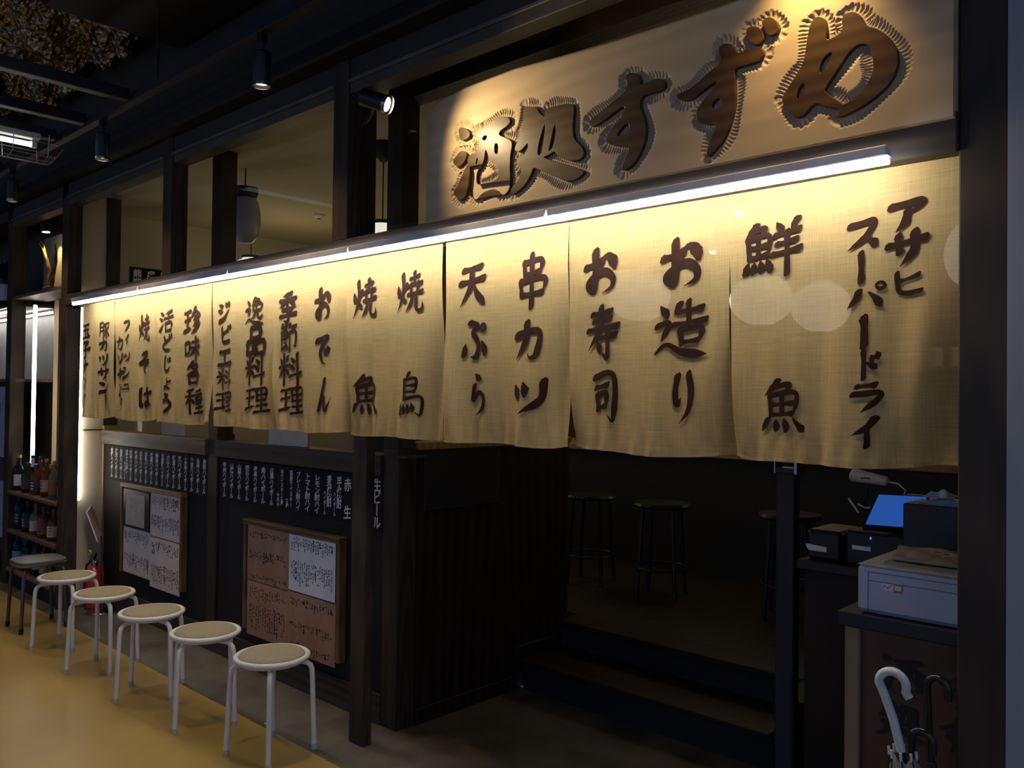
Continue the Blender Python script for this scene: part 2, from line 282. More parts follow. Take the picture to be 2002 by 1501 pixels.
SIGN_POLY = [
    ("酒o", "-2.3188,2.5499 -2.3001,2.5523 -2.2709,2.5385 -2.2550,2.5195 -2.2621,2.5067 -2.2908,2.5025 -2.3097,2.5092 -2.3113,2.5282"),
    ("酒o", "-2.3026,2.4647 -2.2776,2.4556 -2.2711,2.4401 -2.2852,2.4199 -2.3161,2.4054 -2.3439,2.4248 -2.3441,2.4364 -2.3275,2.4507"),
    ("酒o", "-2.2604,2.4125 -2.2534,2.3857 -2.2610,2.3330 -2.2698,2.2975 -2.3012,2.2760 -2.3374,2.3051 -2.3398,2.3199 -2.3169,2.3364 -2.2987,2.3679"),
    ("酒o", "-2.1938,2.5224 -2.1625,2.5326 -2.1239,2.5479 -2.1009,2.5489 -2.0668,2.5404 -2.0489,2.5234 -2.0662,2.5081 -2.1001,2.5001 -2.1094,2.4842 -2.0731,2.4672 -2.0467,2.4524 -2.0397,2.4348 -2.0479,2.4120 -2.0509,2.3691 -2.0479,2.3008 -2.0549,2.2749 -2.0810,2.2626 -2.1040,2.2785 -2.1196,2.2933 -2.1583,2.2940 -2.1936,2.2856 -2.2152,2.2659 -2.2479,2.2856 -2.2586,2.3156 -2.2531,2.3488 -2.2497,2.3879 -2.2665,2.4108 -2.2649,2.4390 -2.2124,2.4432 -2.2049,2.4755 -2.2134,2.4997 -2.2418,2.5112 -2.2461,2.5234 -2.2219,2.5269"),
    ("酒h", "-2.1933,2.4900 -2.1776,2.4995 -2.1618,2.4921 -2.1725,2.4775 -2.1852,2.4800"),
    ("酒h", "-2.1285,2.4549 -2.1185,2.4590 -2.1077,2.4508 -2.1083,2.4207 -2.1178,2.4156 -2.1287,2.4246"),
    ("酒h", "-2.1782,2.4200 -2.1728,2.4482 -2.1619,2.4308 -2.1543,2.4016 -2.1056,2.3735 -2.1030,2.3318 -2.1239,2.3230 -2.1943,2.3207 -2.2183,2.3232 -2.2191,2.3712 -2.1876,2.3909"),
    ("酒h", "-2.2239,2.4144 -2.2121,2.4263 -2.2125,2.4067 -2.2215,2.3914"),
    ("処o", "-1.9842,2.5549 -1.9752,2.5561 -1.9270,2.5433 -1.9198,2.5272 -1.9038,2.5105 -1.8870,2.5003 -1.8885,2.5280 -1.8560,2.5285 -1.8156,2.5271 -1.7693,2.5190 -1.7603,2.5017 -1.7668,2.4575 -1.7663,2.4193 -1.7546,2.3916 -1.7286,2.3714 -1.7171,2.3491 -1.7217,2.3349 -1.7408,2.3271 -1.7732,2.3323 -1.8130,2.3468 -1.8333,2.3634 -1.8453,2.3786 -1.8707,2.3679 -1.9016,2.3658 -1.8329,2.3376 -1.7664,2.3103 -1.7160,2.2875 -1.7209,2.2771 -1.7464,2.2664 -1.7821,2.2642 -1.8120,2.2774 -1.8594,2.3009 -1.9115,2.3256 -1.9398,2.3412 -1.9483,2.3162 -1.9746,2.2861 -2.0069,2.2673 -2.0324,2.2605 -2.0455,2.2680 -2.0384,2.2858 -2.0183,2.2933 -1.9968,2.3192 -1.9929,2.3480 -2.0194,2.3634 -2.0161,2.3844 -1.9942,2.3857 -1.9656,2.4016 -1.9626,2.4330 -1.9874,2.4138 -2.0091,2.4046 -2.0294,2.4165 -2.0169,2.4384 -2.0027,2.4624 -1.9887,2.4970"),
    ("処h", "-1.8929,2.4741 -1.8844,2.4814 -1.8904,2.4238 -1.9018,2.3737 -1.9227,2.3763 -1.9157,2.4184"),
    ("処h", "-1.8483,2.4646 -1.8382,2.4689 -1.8375,2.4210 -1.8539,2.3854 -1.8725,2.3786 -1.8627,2.4079"),
    ("すo", "-1.5564,2.5531 -1.5419,2.5639 -1.5101,2.5534 -1.4985,2.5338 -1.5011,2.5107 -1.4396,2.5214 -1.4121,2.5099 -1.4081,2.4880 -1.4282,2.4813 -1.4837,2.4828 -1.4978,2.4719 -1.5003,2.4487 -1.4829,2.4117 -1.4740,2.3673 -1.4875,2.3181 -1.5211,2.2722 -1.5617,2.2617 -1.5677,2.2733 -1.5419,2.3143 -1.5392,2.3353 -1.5923,2.3457 -1.6317,2.3656 -1.6258,2.3816 -1.5932,2.4163 -1.5579,2.4329 -1.5525,2.4702 -1.5936,2.4553 -1.6478,2.4329 -1.6849,2.4250 -1.7008,2.4393 -1.6946,2.4480 -1.6240,2.4768 -1.5529,2.5089 -1.5444,2.5284"),
    ("すh", "-1.5576,2.4063 -1.5378,2.4093 -1.5373,2.3709 -1.5855,2.3710 -1.5856,2.3846"),
    ("ずo", "-1.2314,2.5540 -1.2152,2.5648 -1.1926,2.5579 -1.1781,2.5423 -1.1770,2.5231 -1.1418,2.5280 -1.1110,2.5281 -1.0957,2.5168 -1.0901,2.5039 -1.1000,2.4896 -1.1168,2.4855 -1.1540,2.4867 -1.1792,2.4851 -1.1799,2.4615 -1.1770,2.4144 -1.1776,2.3740 -1.1921,2.3250 -1.2095,2.2907 -1.2418,2.2619 -1.2583,2.2496 -1.2656,2.2560 -1.2618,2.2746 -1.2391,2.3202 -1.2360,2.3387 -1.2725,2.3465 -1.2997,2.3628 -1.3000,2.3928 -1.2766,2.4173 -1.2435,2.4421 -1.2306,2.4669 -1.2602,2.4550 -1.2869,2.4436 -1.3174,2.4298 -1.3417,2.4310 -1.3663,2.4428 -1.3682,2.4539 -1.3315,2.4573 -1.2906,2.4744 -1.2573,2.4958 -1.2293,2.5049 -1.2181,2.5210"),
    ("ずh", "-1.2530,2.3941 -1.2465,2.4044 -1.2301,2.4153 -1.2170,2.4035 -1.2200,2.3778 -1.2496,2.3839"),
    ("ずo", "-1.1438,2.5817 -1.1330,2.5900 -1.1114,2.5843 -1.0930,2.5642 -1.0914,2.5439 -1.1034,2.5316 -1.1203,2.5378 -1.1358,2.5564"),
    ("ずo", "-1.0978,2.5911 -1.0783,2.6022 -1.0603,2.5898 -1.0498,2.5741 -1.0452,2.5546 -1.0689,2.5459 -1.0855,2.5620 -1.0886,2.5770"),
    ("めo", "-0.9583,2.5455 -0.9417,2.5618 -0.9210,2.5527 -0.9139,2.5283 -0.9177,2.4882 -0.8921,2.4919 -0.8682,2.5030 -0.8744,2.5427 -0.8487,2.5480 -0.8253,2.5279 -0.8166,2.4990 -0.7831,2.4822 -0.7531,2.4505 -0.7365,2.4153 -0.7337,2.3802 -0.7489,2.3422 -0.7822,2.3157 -0.8239,2.2942 -0.8788,2.2808 -0.8828,2.2877 -0.8749,2.3038 -0.9072,2.3131 -0.9402,2.3348 -0.9568,2.3244 -0.9714,2.3072 -0.9926,2.3036 -1.0078,2.3173 -1.0364,2.3592 -1.0300,2.3744 -0.9913,2.4230 -0.9724,2.4510 -0.9664,2.4986"),
    ("めh", "-0.8960,2.4589 -0.8999,2.4399 -0.9221,2.4054 -0.9336,2.4083 -0.9317,2.4321 -0.9162,2.4523"),
    ("めh", "-0.9720,2.3976 -0.9676,2.3678 -0.9908,2.3494 -0.9960,2.3601 -0.9910,2.3817"),
    ("めh", "-0.8345,2.4578 -0.8133,2.4558 -0.7979,2.4360 -0.7901,2.3873 -0.8013,2.3552 -0.8280,2.3265 -0.8670,2.3080 -0.8790,2.3187 -0.9197,2.3563 -0.9157,2.3674 -0.8836,2.4075 -0.8560,2.4440"),
]

# ------------------------------------------------------------------ brush lettering of the curtain: strokes on a 100 x 100 square, y down
BRUSH = {
'ア': 't8,26 50,20 88,14 84,26 58,48;p52,38 46,68 22,96',
'サ': 'h6,42 50,34 94,26;v30,18 34,60;p68,8 66,55 34,98',
'ヒ': 'h24,42 55,32 82,20;c20,8 22,50 26,80 50,90 90,82',
'ス': 't14,22 50,16 80,10 76,30 50,66 10,96;n54,56 74,72 92,86',
'ー': 'v46,4 52,30 54,96',
'パ': 'p34,34 26,62 6,92;n58,40 76,62 88,88;o86,20 10',
'ド': 'v36,4 38,50 38,97;n40,42 62,50 84,62;d62,20 69,31;d80,10 87,21',
'ラ': 'h24,14 75,8;t12,40 50,36 88,32 80,56 36,98',
'イ': 'p82,6 55,40 10,66;v56,38 58,70 58,98',
'ィ': 'p82,6 55,40 10,66;v56,38 58,70 58,98',
'お': 'h6,38 32,34 58,28;t36,4 37,46 33,88 16,84 20,70 58,50 86,62 86,84 58,96;d66,14 80,20 94,34',
'り': 't30,8 22,40 28,64 42,50;p68,4 78,40 68,75 36,99',
'魚': 'p42,0 30,14 10,30;t38,12 68,8 54,26;v22,28 26,68;t22,30 80,24 75,66;h28,47 74,43;v50,28 50,64;h28,66 74,62;p18,74 4,98;d36,76 39,92;d54,74 61,91;n74,72 98,96',
'寿': 'h22,14 80,9;h26,28 78,23;h6,45 97,37;p50,0 46,42 6,84;h30,62 92,54;k68,46 69,95 50,88;d36,70 47,82',
'司': 'k8,14 84,9 84,94 62,86;h14,34 66,28;v18,48 24,76;t20,49 60,44 57,71;h24,73 58,69',
'串': 'v24,14 28,37;t24,16 80,11 75,35;h28,37 75,33;v12,48 18,76;t14,50 90,45 84,73;h18,75 84,71;v50,0 50,99',
'カ': 'k6,36 86,25 80,82 60,94 50,82;p46,4 44,50 6,97',
'ツ': 'd6,22 18,46;d36,14 46,40;p92,8 82,60 22,98',
'天': 'h16,17 84,11;h4,46 95,37;p50,14 44,55 4,99;n52,44 70,74 99,96',
'ぷ': 't34,4 64,12 46,28;t44,30 66,58 58,90 34,92;d14,60 8,86;d80,54 96,80;o86,18 9',
'ら': 'd38,2 60,14;t30,28 18,64 52,46 86,54 82,80 36,99',
'焼': 'd6,34 11,56;p40,28 32,48;p24,4 25,50 2,99;n26,58 37,76;h54,17 86,11;v70,2 70,28;h45,35 96,28;h45,55 98,49;v58,30 58,54;v82,26 81,52;p63,54 58,76 36,98;k76,52 76,86 86,94 99,90 99,72',
'鳥': 'p50,0 36,15;v26,16 30,62;t26,18 76,14 73,47;h30,31 72,28;h30,45 72,42;k30,60 94,55 90,94 70,88;d14,70 8,94;d30,72 34,90;d46,72 51,88;d60,70 67,84',
'で': 't8,22 88,9 50,34 34,62 48,88 74,95;d66,46 73,60;d84,41 91,55',
'ん': 't54,2 30,50 8,98 30,62 48,56 52,88 70,92 98,58',
'季': 'p72,3 26,13;h8,26 94,20;v50,6 50,47;p48,25 6,50;n52,24 95,48;t24,57 74,53 52,66;k50,64 57,80 50,98 32,91;h6,78 96,70',
'節': 'p22,0 6,20;h18,12 46,8;d30,14 37,23;p64,0 54,18;h60,10 97,7;d76,12 83,23;v10,28 12,92;t10,30 48,27 45,57;h14,43 44,40;h14,57 44,54;t12,91 42,77;d34,66 48,86;k60,30 94,27 92,78 80,72;v62,30 62,99',
'料': 'd8,16 18,31;p46,8 35,28;h2,43 54,37;v28,2 28,99;p28,44 2,78;n30,46 52,67;d60,14 72,27;d58,36 70,49;h52,72 99,60;v84,0 84,99',
'理': 'h4,19 44,13;h6,47 42,41;v24,16 24,82;t0,86 48,73;v52,12 55,53;t50,14 95,9 92,51;h54,33 91,30;h54,53 91,50;v72,12 72,92;h54,72 94,68;h46,95 99,89',
'逸': 'p58,0 40,20;t52,10 78,7 64,22;v44,26 47,47;t43,26 90,21 86,45;h46,47 85,43;v65,24 64,47;p60,46 54,62 36,76;k70,46 72,68 84,72 97,58;d12,10 23,24;t2,44 26,39 14,68;n2,92 22,75 50,88 99,92',
'品': 'B26,4,76,40;B4,54,45,94;B54,52,97,94',
'ジ': 'd14,14 34,24;d6,40 27,50;r14,94 50,80 90,36;d62,6 71,20;d82,2 90,16',
'ビ': 'h24,46 76,26;c20,12 24,84 50,90 90,82;d72,4 79,18;d90,0 97,14',
'エ': 'h16,21 84,15;v50,20 50,86;h2,91 98,82',
'珍': 'h4,19 40,13;h6,47 38,41;v22,16 22,82;t0,86 42,73;p68,0 58,22 40,38;n68,6 99,34;p82,28 54,48;p86,45 52,69;p94,58 42,98',
'味': 'B4,26,34,72;h48,22 90,17;h38,46 99,39;v68,2 68,99;p66,46 36,82;n70,46 99,78',
'各': 'p48,0 10,40;t40,16 80,11 48,46 6,64;n40,26 98,60;B26,64,76,97',
'種': 'p42,2 6,14;h2,32 48,26;v26,12 26,99;p26,34 2,68;n28,38 48,58;h56,12 94,5;h48,25 99,19;v56,32 57,59;t55,33 95,29 92,59;h58,46 92,43;h58,59 91,56;v74,8 74,93;h54,76 96,70;h46,96 99,90',
'活': 'd8,6 25,18;d0,34 19,45;r2,97 13,80 28,58;p90,2 44,15;h34,36 99,28;v66,12 66,55;B44,58,90,96',
'ど': 'd24,8 37,42;t84,22 40,48 16,74 40,94 90,90;d70,2 77,16;d88,-2 95,12',
'じ': 't36,4 32,60 42,94 70,92 97,64;d62,20 70,33;d82,13 90,26',
'ょ': 'v52,20 54,80;h56,44 84,38;t54,78 24,94 24,76 56,80 92,97',
'う': 'd38,4 66,16;t14,46 60,32 86,50 74,80 30,99',
'そ': 't26,12 82,6 30,40 6,54 92,40 50,60 42,86 74,98',
'ば': 't12,8 8,60 13,96 24,78;h36,33 94,27;t66,6 66,80 44,94 40,76 66,74 97,92',
'フ': 't12,22 86,15 76,50 20,98',
'ッ': 'd6,22 18,46;d36,14 46,40;p92,8 82,60 22,98',
'シ': 'd14,12 36,23;d4,42 27,53;r10,97 52,80 95,32',
'ュ': 't22,36 70,32 62,82;h4,86 97,80',
'ン': 'd8,18 36,36;r10,95 54,78 95,24',
'豚': 'p12,8 14,58 2,98;k12,10 42,7 40,92 28,87;h14,33 38,30;h14,56 38,52;h48,14 97,9;p74,14 44,38;k64,26 82,56 74,96 58,89;p72,44 42,64;p76,58 42,88;p96,30 80,46;n80,50 99,88',
'玉': 'h14,17 86,11;h18,48 82,42;v50,14 50,86;h2,94 98,87;d66,60 82,76',
'子': 't18,15 82,9 52,32;k50,30 59,62 52,97 32,88;h2,58 98,47',
'鮮': 'p22,4 14,16 2,28;t20,14 38,12 30,24;v6,28 9,66;t6,30 44,26 42,62;h9,47 41,43;v25,28 25,62;h9,65 42,60;d6,74 2,92;d17,74 17,90;d28,72 32,88;d40,70 48,88;d58,6 68,20;p94,0 82,22;h54,28 98,20;h58,44 93,38;h50,62 99,54;v76,22 76,99',
'造': 'p48,4 36,24;h42,20 90,14;v64,2 64,40;h32,42 98,34;v46,50 50,74;t45,51 88,47 82,73;h50,72 82,69;d10,10 23,24;t2,44 26,39 12,70;n0,92 22,76 50,89 99,93',
}
def catmull(pts, n):
    P = [np.array(p, float) for p in pts]
    if len(P) == 2:
        return [P[0] + (P[1] - P[0]) * t for t in np.linspace(0, 1, n)]
    P = [2 * P[0] - P[1]] + P + [2 * P[-1] - P[-2]]
    out = []; seg = len(P) - 3
    for i in range(n):
        t = i / (n - 1) * seg; k = min(int(t), seg - 1); t -= k
        a, b, c, d = P[k:k + 4]
        out.append(0.5 * (2 * b + (c - a) * t + (2 * a - 5 * b + 4 * c - d) * t * t + (3 * b - a - 3 * c + d) * t ** 3))
    return out
def wprof(kind, t):
    if kind == 'h': return 0.95 - 0.30 * math.sin(PI * min(t * 1.15, 1)) + 0.22 * max(0, t - 0.75) * 4
    if kind == 'v': return 1.12 - 0.24 * math.sin(PI * t)
    if kind == 'p': return 1.15 - 0.15 * t if t < 0.45 else max(0.10, 1.08 * (1 - ((t - 0.45) / 0.55) ** 1.6))
    if kind == 'n': return 0.40 + 1.05 * min(1, t / 0.75) if t < 0.78 else max(0.08, 1.45 * (1 - ((t - 0.78) / 0.22) ** 1.5))
    if kind == 'd': return 0.45 + 0.95 * math.sin(min(1, t * 1.2) * PI * 0.55)
    if kind == 'r': return 1.35 * (1 - t) ** 0.7 + 0.16
    if kind in 'tk': return (1.05 - 0.15 * math.sin(PI * t)) if t < 0.7 else max(0.12, 1.05 * (1 - ((t - 0.7) / 0.3) ** 1.7))
    return 1.0
def brush_glyph(mb, ch, x0, x1, z0, z1, place, rnd):
    W, Hh = x1 - x0, z1 - z0
    sk = BRUSH[ch].split(';'); dens = len(sk)
    bw = min(W, Hh) * (0.205 if dens <= 3 else 0.185 if dens <= 5 else 0.145 if dens <= 9 else 0.115)
    if W < 0.6 * Hh or Hh < 0.6 * W: bw *= 1.15
    if ch == 'ー': bw = W * 0.62
    to = lambda p: np.array([x0 + p[0] / 100 * W, z1 - p[1] / 100 * Hh])
    lay = 0
    def ribbon(kind, pts, n):
        nonlocal lay
        c = catmull([to(p) for p in pts], n); vs = []; fs = []; lay += 1; ph = rnd.random() * 9
        L = [0]
        for a, b in zip(c, c[1:]): L.append(L[-1] + float(np.linalg.norm(b - a)))
        d0 = c[1] - c[0]; d0 = d0 / (np.linalg.norm(d0) + 1e-9); dn = c[-1] - c[-2]; dn = dn / (np.linalg.norm(dn) + 1e-9)
        rows = []
        for i, p in enumerate(c):
            t = L[i] / L[-1]; d = c[min(i + 1, n - 1)] - c[max(i - 1, 0)]; d = d / (np.linalg.norm(d) + 1e-9)
            rows.append((p, d, bw * wprof(kind, t) * (1 + 0.07 * math.sin(ph + t * 11))))
        w0 = rows[0][2]; w1 = rows[-1][2]
        pre = [(c[0] - d0 * w0 * 0.34, d0, w0 * 0.50)]; post = [(c[-1] + dn * w1 * 0.30, dn, w1 * 0.55)]
        rows = pre + rows + post
        for ri, (p, d, wd) in enumerate(rows):
            nrm = np.array([-d[1], d[0]])
            # the flat brush sits at an angle: strokes start and end on a slant
            sl = 0.55 if ri < 2 or ri >= len(rows) - 2 else 0.0
            for q in (-0.5, 0.0, 0.5):
                e = p + nrm * wd * q + d * wd * q * sl * (1 if abs(d[0]) > abs(d[1]) else -1); vs.append(place(e[0], e[1], lay * 0.00006))
        for i in range(len(rows) - 1):
            for k in (0, 1): fs.append((i * 3 + k, i * 3 + k + 1, (i + 1) * 3 + k + 1, (i + 1) * 3 + k))
        mb.add(vs, fs)
    for s in sk:
        k = s[0]
        if k == 'B':
            a, b, c, d = map(float, s[1:].split(','))
            ribbon('v', [(a, b), (a + 3, d)], 7); ribbon('t', [(a, b + 1), (c, b - 2), (c - 3, d)], 14); ribbon('h', [(a + 2, d), (c - 3, d - 3)], 7)
        elif k == 'o':
            q = s[1:].split(' '); cx, cy = map(float, q[0].split(',')); rr = float(q[1]); sv = bw; bw = sv * 0.55
            ribbon('c', [(cx + rr * math.cos(a), cy + rr * math.sin(a)) for a in np.linspace(0, 2 * PI, 9)], 18); bw = sv
        else:
            pts = [tuple(map(float, e.split(','))) for e in s[1:].split()]
            ribbon(k, pts, 8 if len(pts) == 2 else 6 * len(pts) - 2)

# ================================================================== THE SETTING
# floors
m_floor = plain('polished_beige_floor', (0.40, 0.262, 0.070), 0.34, 0, 0.12, 2.2, 0.05, 300, 0.2)
struct(MB().box(-16, 6, -6, 2.105, -0.1, 0).build('floor', m_floor), 'polished mustard beige floor of the passage')
m_conc = plain('grey_concrete', (0.080, 0.067, 0.043), 0.6, 0, 0.5, 4.5, 0.3, 40)
struct(MB().box(-16, 6, 2.105, 3.36, -0.1, 0.0).build('floor', m_conc), 'rough grey concrete strip along the shop front')
# steps into the shop
m_step = wood('dark_step_wood', (0.016, 0.011, 0.007), (0.028, 0.019, 0.012), 'X', 6, 12, 0.42)
s = MB().box(-3.03, -1.62, 3.34, 3.66, 0.0, 0.145).build('trim_1', M_PANEL); struct(s, 'dark lower entrance step')
MB().box(-3.03, -1.62, 3.30, 3.66, 0.145, 0.165, 0.004).build('tread', m_step, s)
s = MB().box(-3.03, -1.62, 3.66, 7.6, 0.0, 0.29).build('trim_2', M_PANEL); struct(s, 'dark upper entrance step and raised floor edge')
MB().box(-3.03, -1.62, 3.62, 3.80, 0.29, 0.315, 0.004).build('tread', m_step, s)
for i, (x, y, z) in enumerate(((-2.48, 3.306, 0.167), (-2.44, 3.306, 0.167), (-2.40, 3.635, 0.317), (-2.33, 3.64, 0.317), (-1.95, 3.635, 0.317))):
    MB().box(x - 0.008, x + 0.008, y, y + 0.012, z - 0.002, z + 0.001).build('tread_stud', M_CHROME, s)
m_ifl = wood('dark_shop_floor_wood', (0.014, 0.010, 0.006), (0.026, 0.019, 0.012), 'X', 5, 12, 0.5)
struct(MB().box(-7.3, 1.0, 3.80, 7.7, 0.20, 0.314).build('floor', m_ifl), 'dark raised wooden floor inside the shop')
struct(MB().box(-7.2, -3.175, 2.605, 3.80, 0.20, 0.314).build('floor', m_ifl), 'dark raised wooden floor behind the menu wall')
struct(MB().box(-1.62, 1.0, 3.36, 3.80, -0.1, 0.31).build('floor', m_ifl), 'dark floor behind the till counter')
# shop shell
m_ceil = plain('shop_ceiling_cream', (0.42, 0.37, 0.26), 0.85, 0, 0.04, 1.5)
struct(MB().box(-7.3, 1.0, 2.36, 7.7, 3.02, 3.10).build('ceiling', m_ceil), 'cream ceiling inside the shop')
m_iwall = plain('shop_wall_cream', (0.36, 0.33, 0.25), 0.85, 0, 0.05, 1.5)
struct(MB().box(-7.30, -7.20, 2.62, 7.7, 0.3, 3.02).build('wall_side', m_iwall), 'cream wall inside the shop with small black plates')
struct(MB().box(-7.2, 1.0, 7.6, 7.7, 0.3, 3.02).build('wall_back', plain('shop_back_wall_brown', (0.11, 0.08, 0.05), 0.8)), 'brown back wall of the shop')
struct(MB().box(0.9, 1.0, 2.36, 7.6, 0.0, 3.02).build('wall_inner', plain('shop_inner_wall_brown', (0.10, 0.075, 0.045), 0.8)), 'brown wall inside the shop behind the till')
# white lit wall between the shelf and the menu wall
m_white = plain('white_plaster', (0.58, 0.48, 0.34), 0.8, 0, 0.03, 2)
ww = MB().box(-6.53, -6.49, 2.30, 2.50, 0.0, 3.02).build('wall_white', m_white); struct(ww, 'white plaster wall lit by the upright lamp')
MB().box(-6.492, -6.482, 2.36, 2.50, 1.262, 1.272).build('ledge', M_STEEL, ww)
# lower menu wall
wl = MB().box(-6.48, -3.17, 2.515, 2.60, 0.0, 1.17).build('wall_menu', M_PANEL); struct(wl, 'black brown panel wall carrying the menus')
MB().box(-6.48, -3.17, 2.495, 2.515, 0.0, 0.14, 0.003).build('baseboard', M_BEAM, wl)
struct(MB().box(-6.48, -4.88, 2.48, 2.61, 1.168, 1.266, 0.004).build('trim_3', M_SILL), 'worn grained sill board by the white wall')
struct(MB().box(-4.765, -3.17, 2.48, 2.61, 1.168, 1.266, 0.004).build('trim_4', M_BEAM), 'dark sill board above the black menu plates')
struct(MB().box(-3.045, -2.98, 2.48, 2.61, 1.26, 1.27).build('trim_5', M_BEAM))
# inner posts
for (x0, x1, z1, m, lab) in ((-6.60, -6.48, 2.99, M_OAK, 'light oak post at the end of the menu wall'), (-4.88, -4.765, 3.02, M_POST, 'dark post dividing the menu wall'), (-3.17, -3.06, 3.02, M_POST, 'dark corner post of the menu wall beside the entrance')):
    o = MB().box(x0, x1, 2.50, 2.615, 0.0, 1.30, 0.004).build('trim_6', m); struct(o, lab)
    MB().box(x0, x1, 2.50, 2.60, 1.30, z1).build('upper_post', M_POST, o)
o = MB().box(-2.60, -2.44, 2.92, 3.02, 2.2, 3.02).build('trim_7', M_POST); struct(o, 'dark inner post seen above the carved sign')
struct(MB().box(-3.06, -0.6, 2.50, 2.60, 2.92, 3.02).build('trim_8', M_POST), 'dark inner header above the carved sign')
# lower windows over the sill
for i, (x0, x1) in enumerate(((-6.48, -4.88), (-4.765, -3.17))):
    g = MB().box(x0, x1, 2.545, 2.549, 1.266, 2.0).build('window_%d' % (i + 1), M_GLASS); struct(g, 'clear window above the menu wall')
    xm = (x0 + x1) / 2 + (0.30 if i == 0 else 0.02)
    MB().box(xm - 0.03, xm + 0.03, 2.52, 2.58, 1.266, 2.0).build('mullion', M_POST, g)
# entrance side wall
sw = MB().box(-3.17, -3.06, 2.615, 3.74, 0.0, 1.29).build('wall_entrance', M_SIDE); struct(sw, 'dark brown half wall beside the entrance')
MB().box(-3.06, -3.045, 2.615, 3.30, 0.0, 0.075, 0.002).build('baseboard', M_SIDE, sw)
MB().box(-3.06, -3.045, 3.30, 3.64, 0.165, 0.225, 0.002).build('baseboard', M_SIDE, sw)
MB().box(-3.19, -3.04, 2.615, 3.74, 1.29, 1.325, 0.004).build('capping', M_OAK, sw)
# front frame: outer posts, beam, upper windows
def post(n, x0, x1, y0, y1, z0, z1, lab):
    return struct(MB().box(x0, x1, y0, y1, z0, z1, 0.004).build('trim_%d' % n, M_POST), lab)
post(10, -7.72, -7.61, 2.2, 2.31, 0, 3.06, 'dark front post at the far end of the bottle shelf')
post(11, -6.51, -6.40, 2.2, 2.30, 0, 3.06, 'dark front post between bottle shelf and curtain')
post(12, -4.873, -4.762, 2.19, 2.29, 2.228, 3.06, 'dark upright between two upper windows')
post(13, -3.170, -3.060, 2.19, 2.35, 2.228, 3.06, 'thick dark upright beside the carved sign')
post(14, -3.125, -3.025, 2.288, 2.340, 0, 2.15, 'dark front post standing on the concrete strip')
post(15, -0.606, -0.50, 2.2, 2.30, 0, 3.06, 'blue black front post at the edge of the entrance')
struct(MB().box(-6.40, -0.606, 2.185, 2.29, 2.15, 2.228, 0.003).build('trim_16', M_BEAM), 'long dark beam above the curtain')
struct(MB().box(-0.80, -0.606, 2.18, 2.20, 2.228, 2.243, 0.002).build('trim_17', M_BEAM), 'short raised strip on the beam under the carved sign')
for i, (x0, x1) in enumerate(((-7.61, -6.51), (-6.40, -4.873), (-4.762, -3.170), (-3.060, -0.606))):
    z0 = 2.228
    g = MB().box(x0, x1, 2.262, 2.266, z0, 2.87).build('window_%d' % (i + 3), M_GLASS)
    struct(g, ['upper window over the driftwood niche', 'upper window over the far end of the curtain', 'upper window beside the thick upright', 'upper window behind the carved sign'][i])
    MB().box(x0, x1, 2.20, 2.29, 2.872, 2.925, 0.003).build('top_rail', plain('olive_grey_rail', (0.075, 0.068, 0.05), 0.5), g)
    MB().box(x0, x1, 2.185, 2.20, 2.915, 2.93, 0.002).build('glazing_bead', plain('grey_bead', (0.12, 0.115, 0.11), 0.4), g)
m_fas = plain('dark_brown_fascia', (0.040, 0.031, 0.022), 0.6, 0, 0.2, 1.2)
struct(MB().box(-16, 6, 2.20, 2.36, 2.93, 4.3).build('wall_fascia', m_fas), 'dark brown fascia above the upper windows')
struct(MB().box(-16, 6, 2.10, 2.20, 3.02, 3.10, 0.01).build('trim_18', plain('black_ledge', (0.014, 0.013, 0.014), 0.5)), 'black ledge along the fascia')
struct(MB().box(-16, 6, 2.03, 2.06, 3.225, 3.24, 0.003).build('trim_19', M_STEEL), 'thin conduit along the fascia')
# neighbour walls
m_grey = plain('blue_grey_wall', (0.30, 0.30, 0.33), 0.7, 0, 0.04, 2)
struct(MB().box(-0.50, 3.0, 2.19, 2.36, 0, 4.3).build('wall_neighbour', m_grey), 'smooth blue grey wall beside the entrance')
m_dark0 = plain('far_dark_paint', (0.05, 0.045, 0.04), 0.8)
m_far = plain('far_wall_brown', (0.075, 0.055, 0.038), 0.7)
struct(MB().box(-16, -7.61, 2.62, 2.72, 0, 3.1).build('wall_far', m_far), 'brown wall behind the far shelf')
struct(MB().box(-16, -7.30, 2.36, 2.72, 3.02, 3.10).build('ceiling', m_dark0), 'dark ceiling over the far shelf')
struct(MB().box(-7.60, -7.20, 2.75, 2.80, 0, 3.02).build('wall_niche', plain('niche_green_grey', (0.045, 0.055, 0.04), 0.3)), 'greenish panel behind the bottle shelf')
# passage behind the camera: dark, so that the shop front keeps the light it has
m_dark = plain('passage_dark_paint', (0.05, 0.05, 0.055), 0.8)
struct(MB().box(-16, 1.2, -4, 2.2, 4.25, 4.35).build('ceiling', plain('black_ceiling', (0.012, 0.012, 0.012), 0.9)), 'black ceiling of the passage')
struct(MB().box(-16.1, -16, -6, 2.7, 0, 4.3).build('wall_end', m_dark), 'dark wall at the far end of the passage')

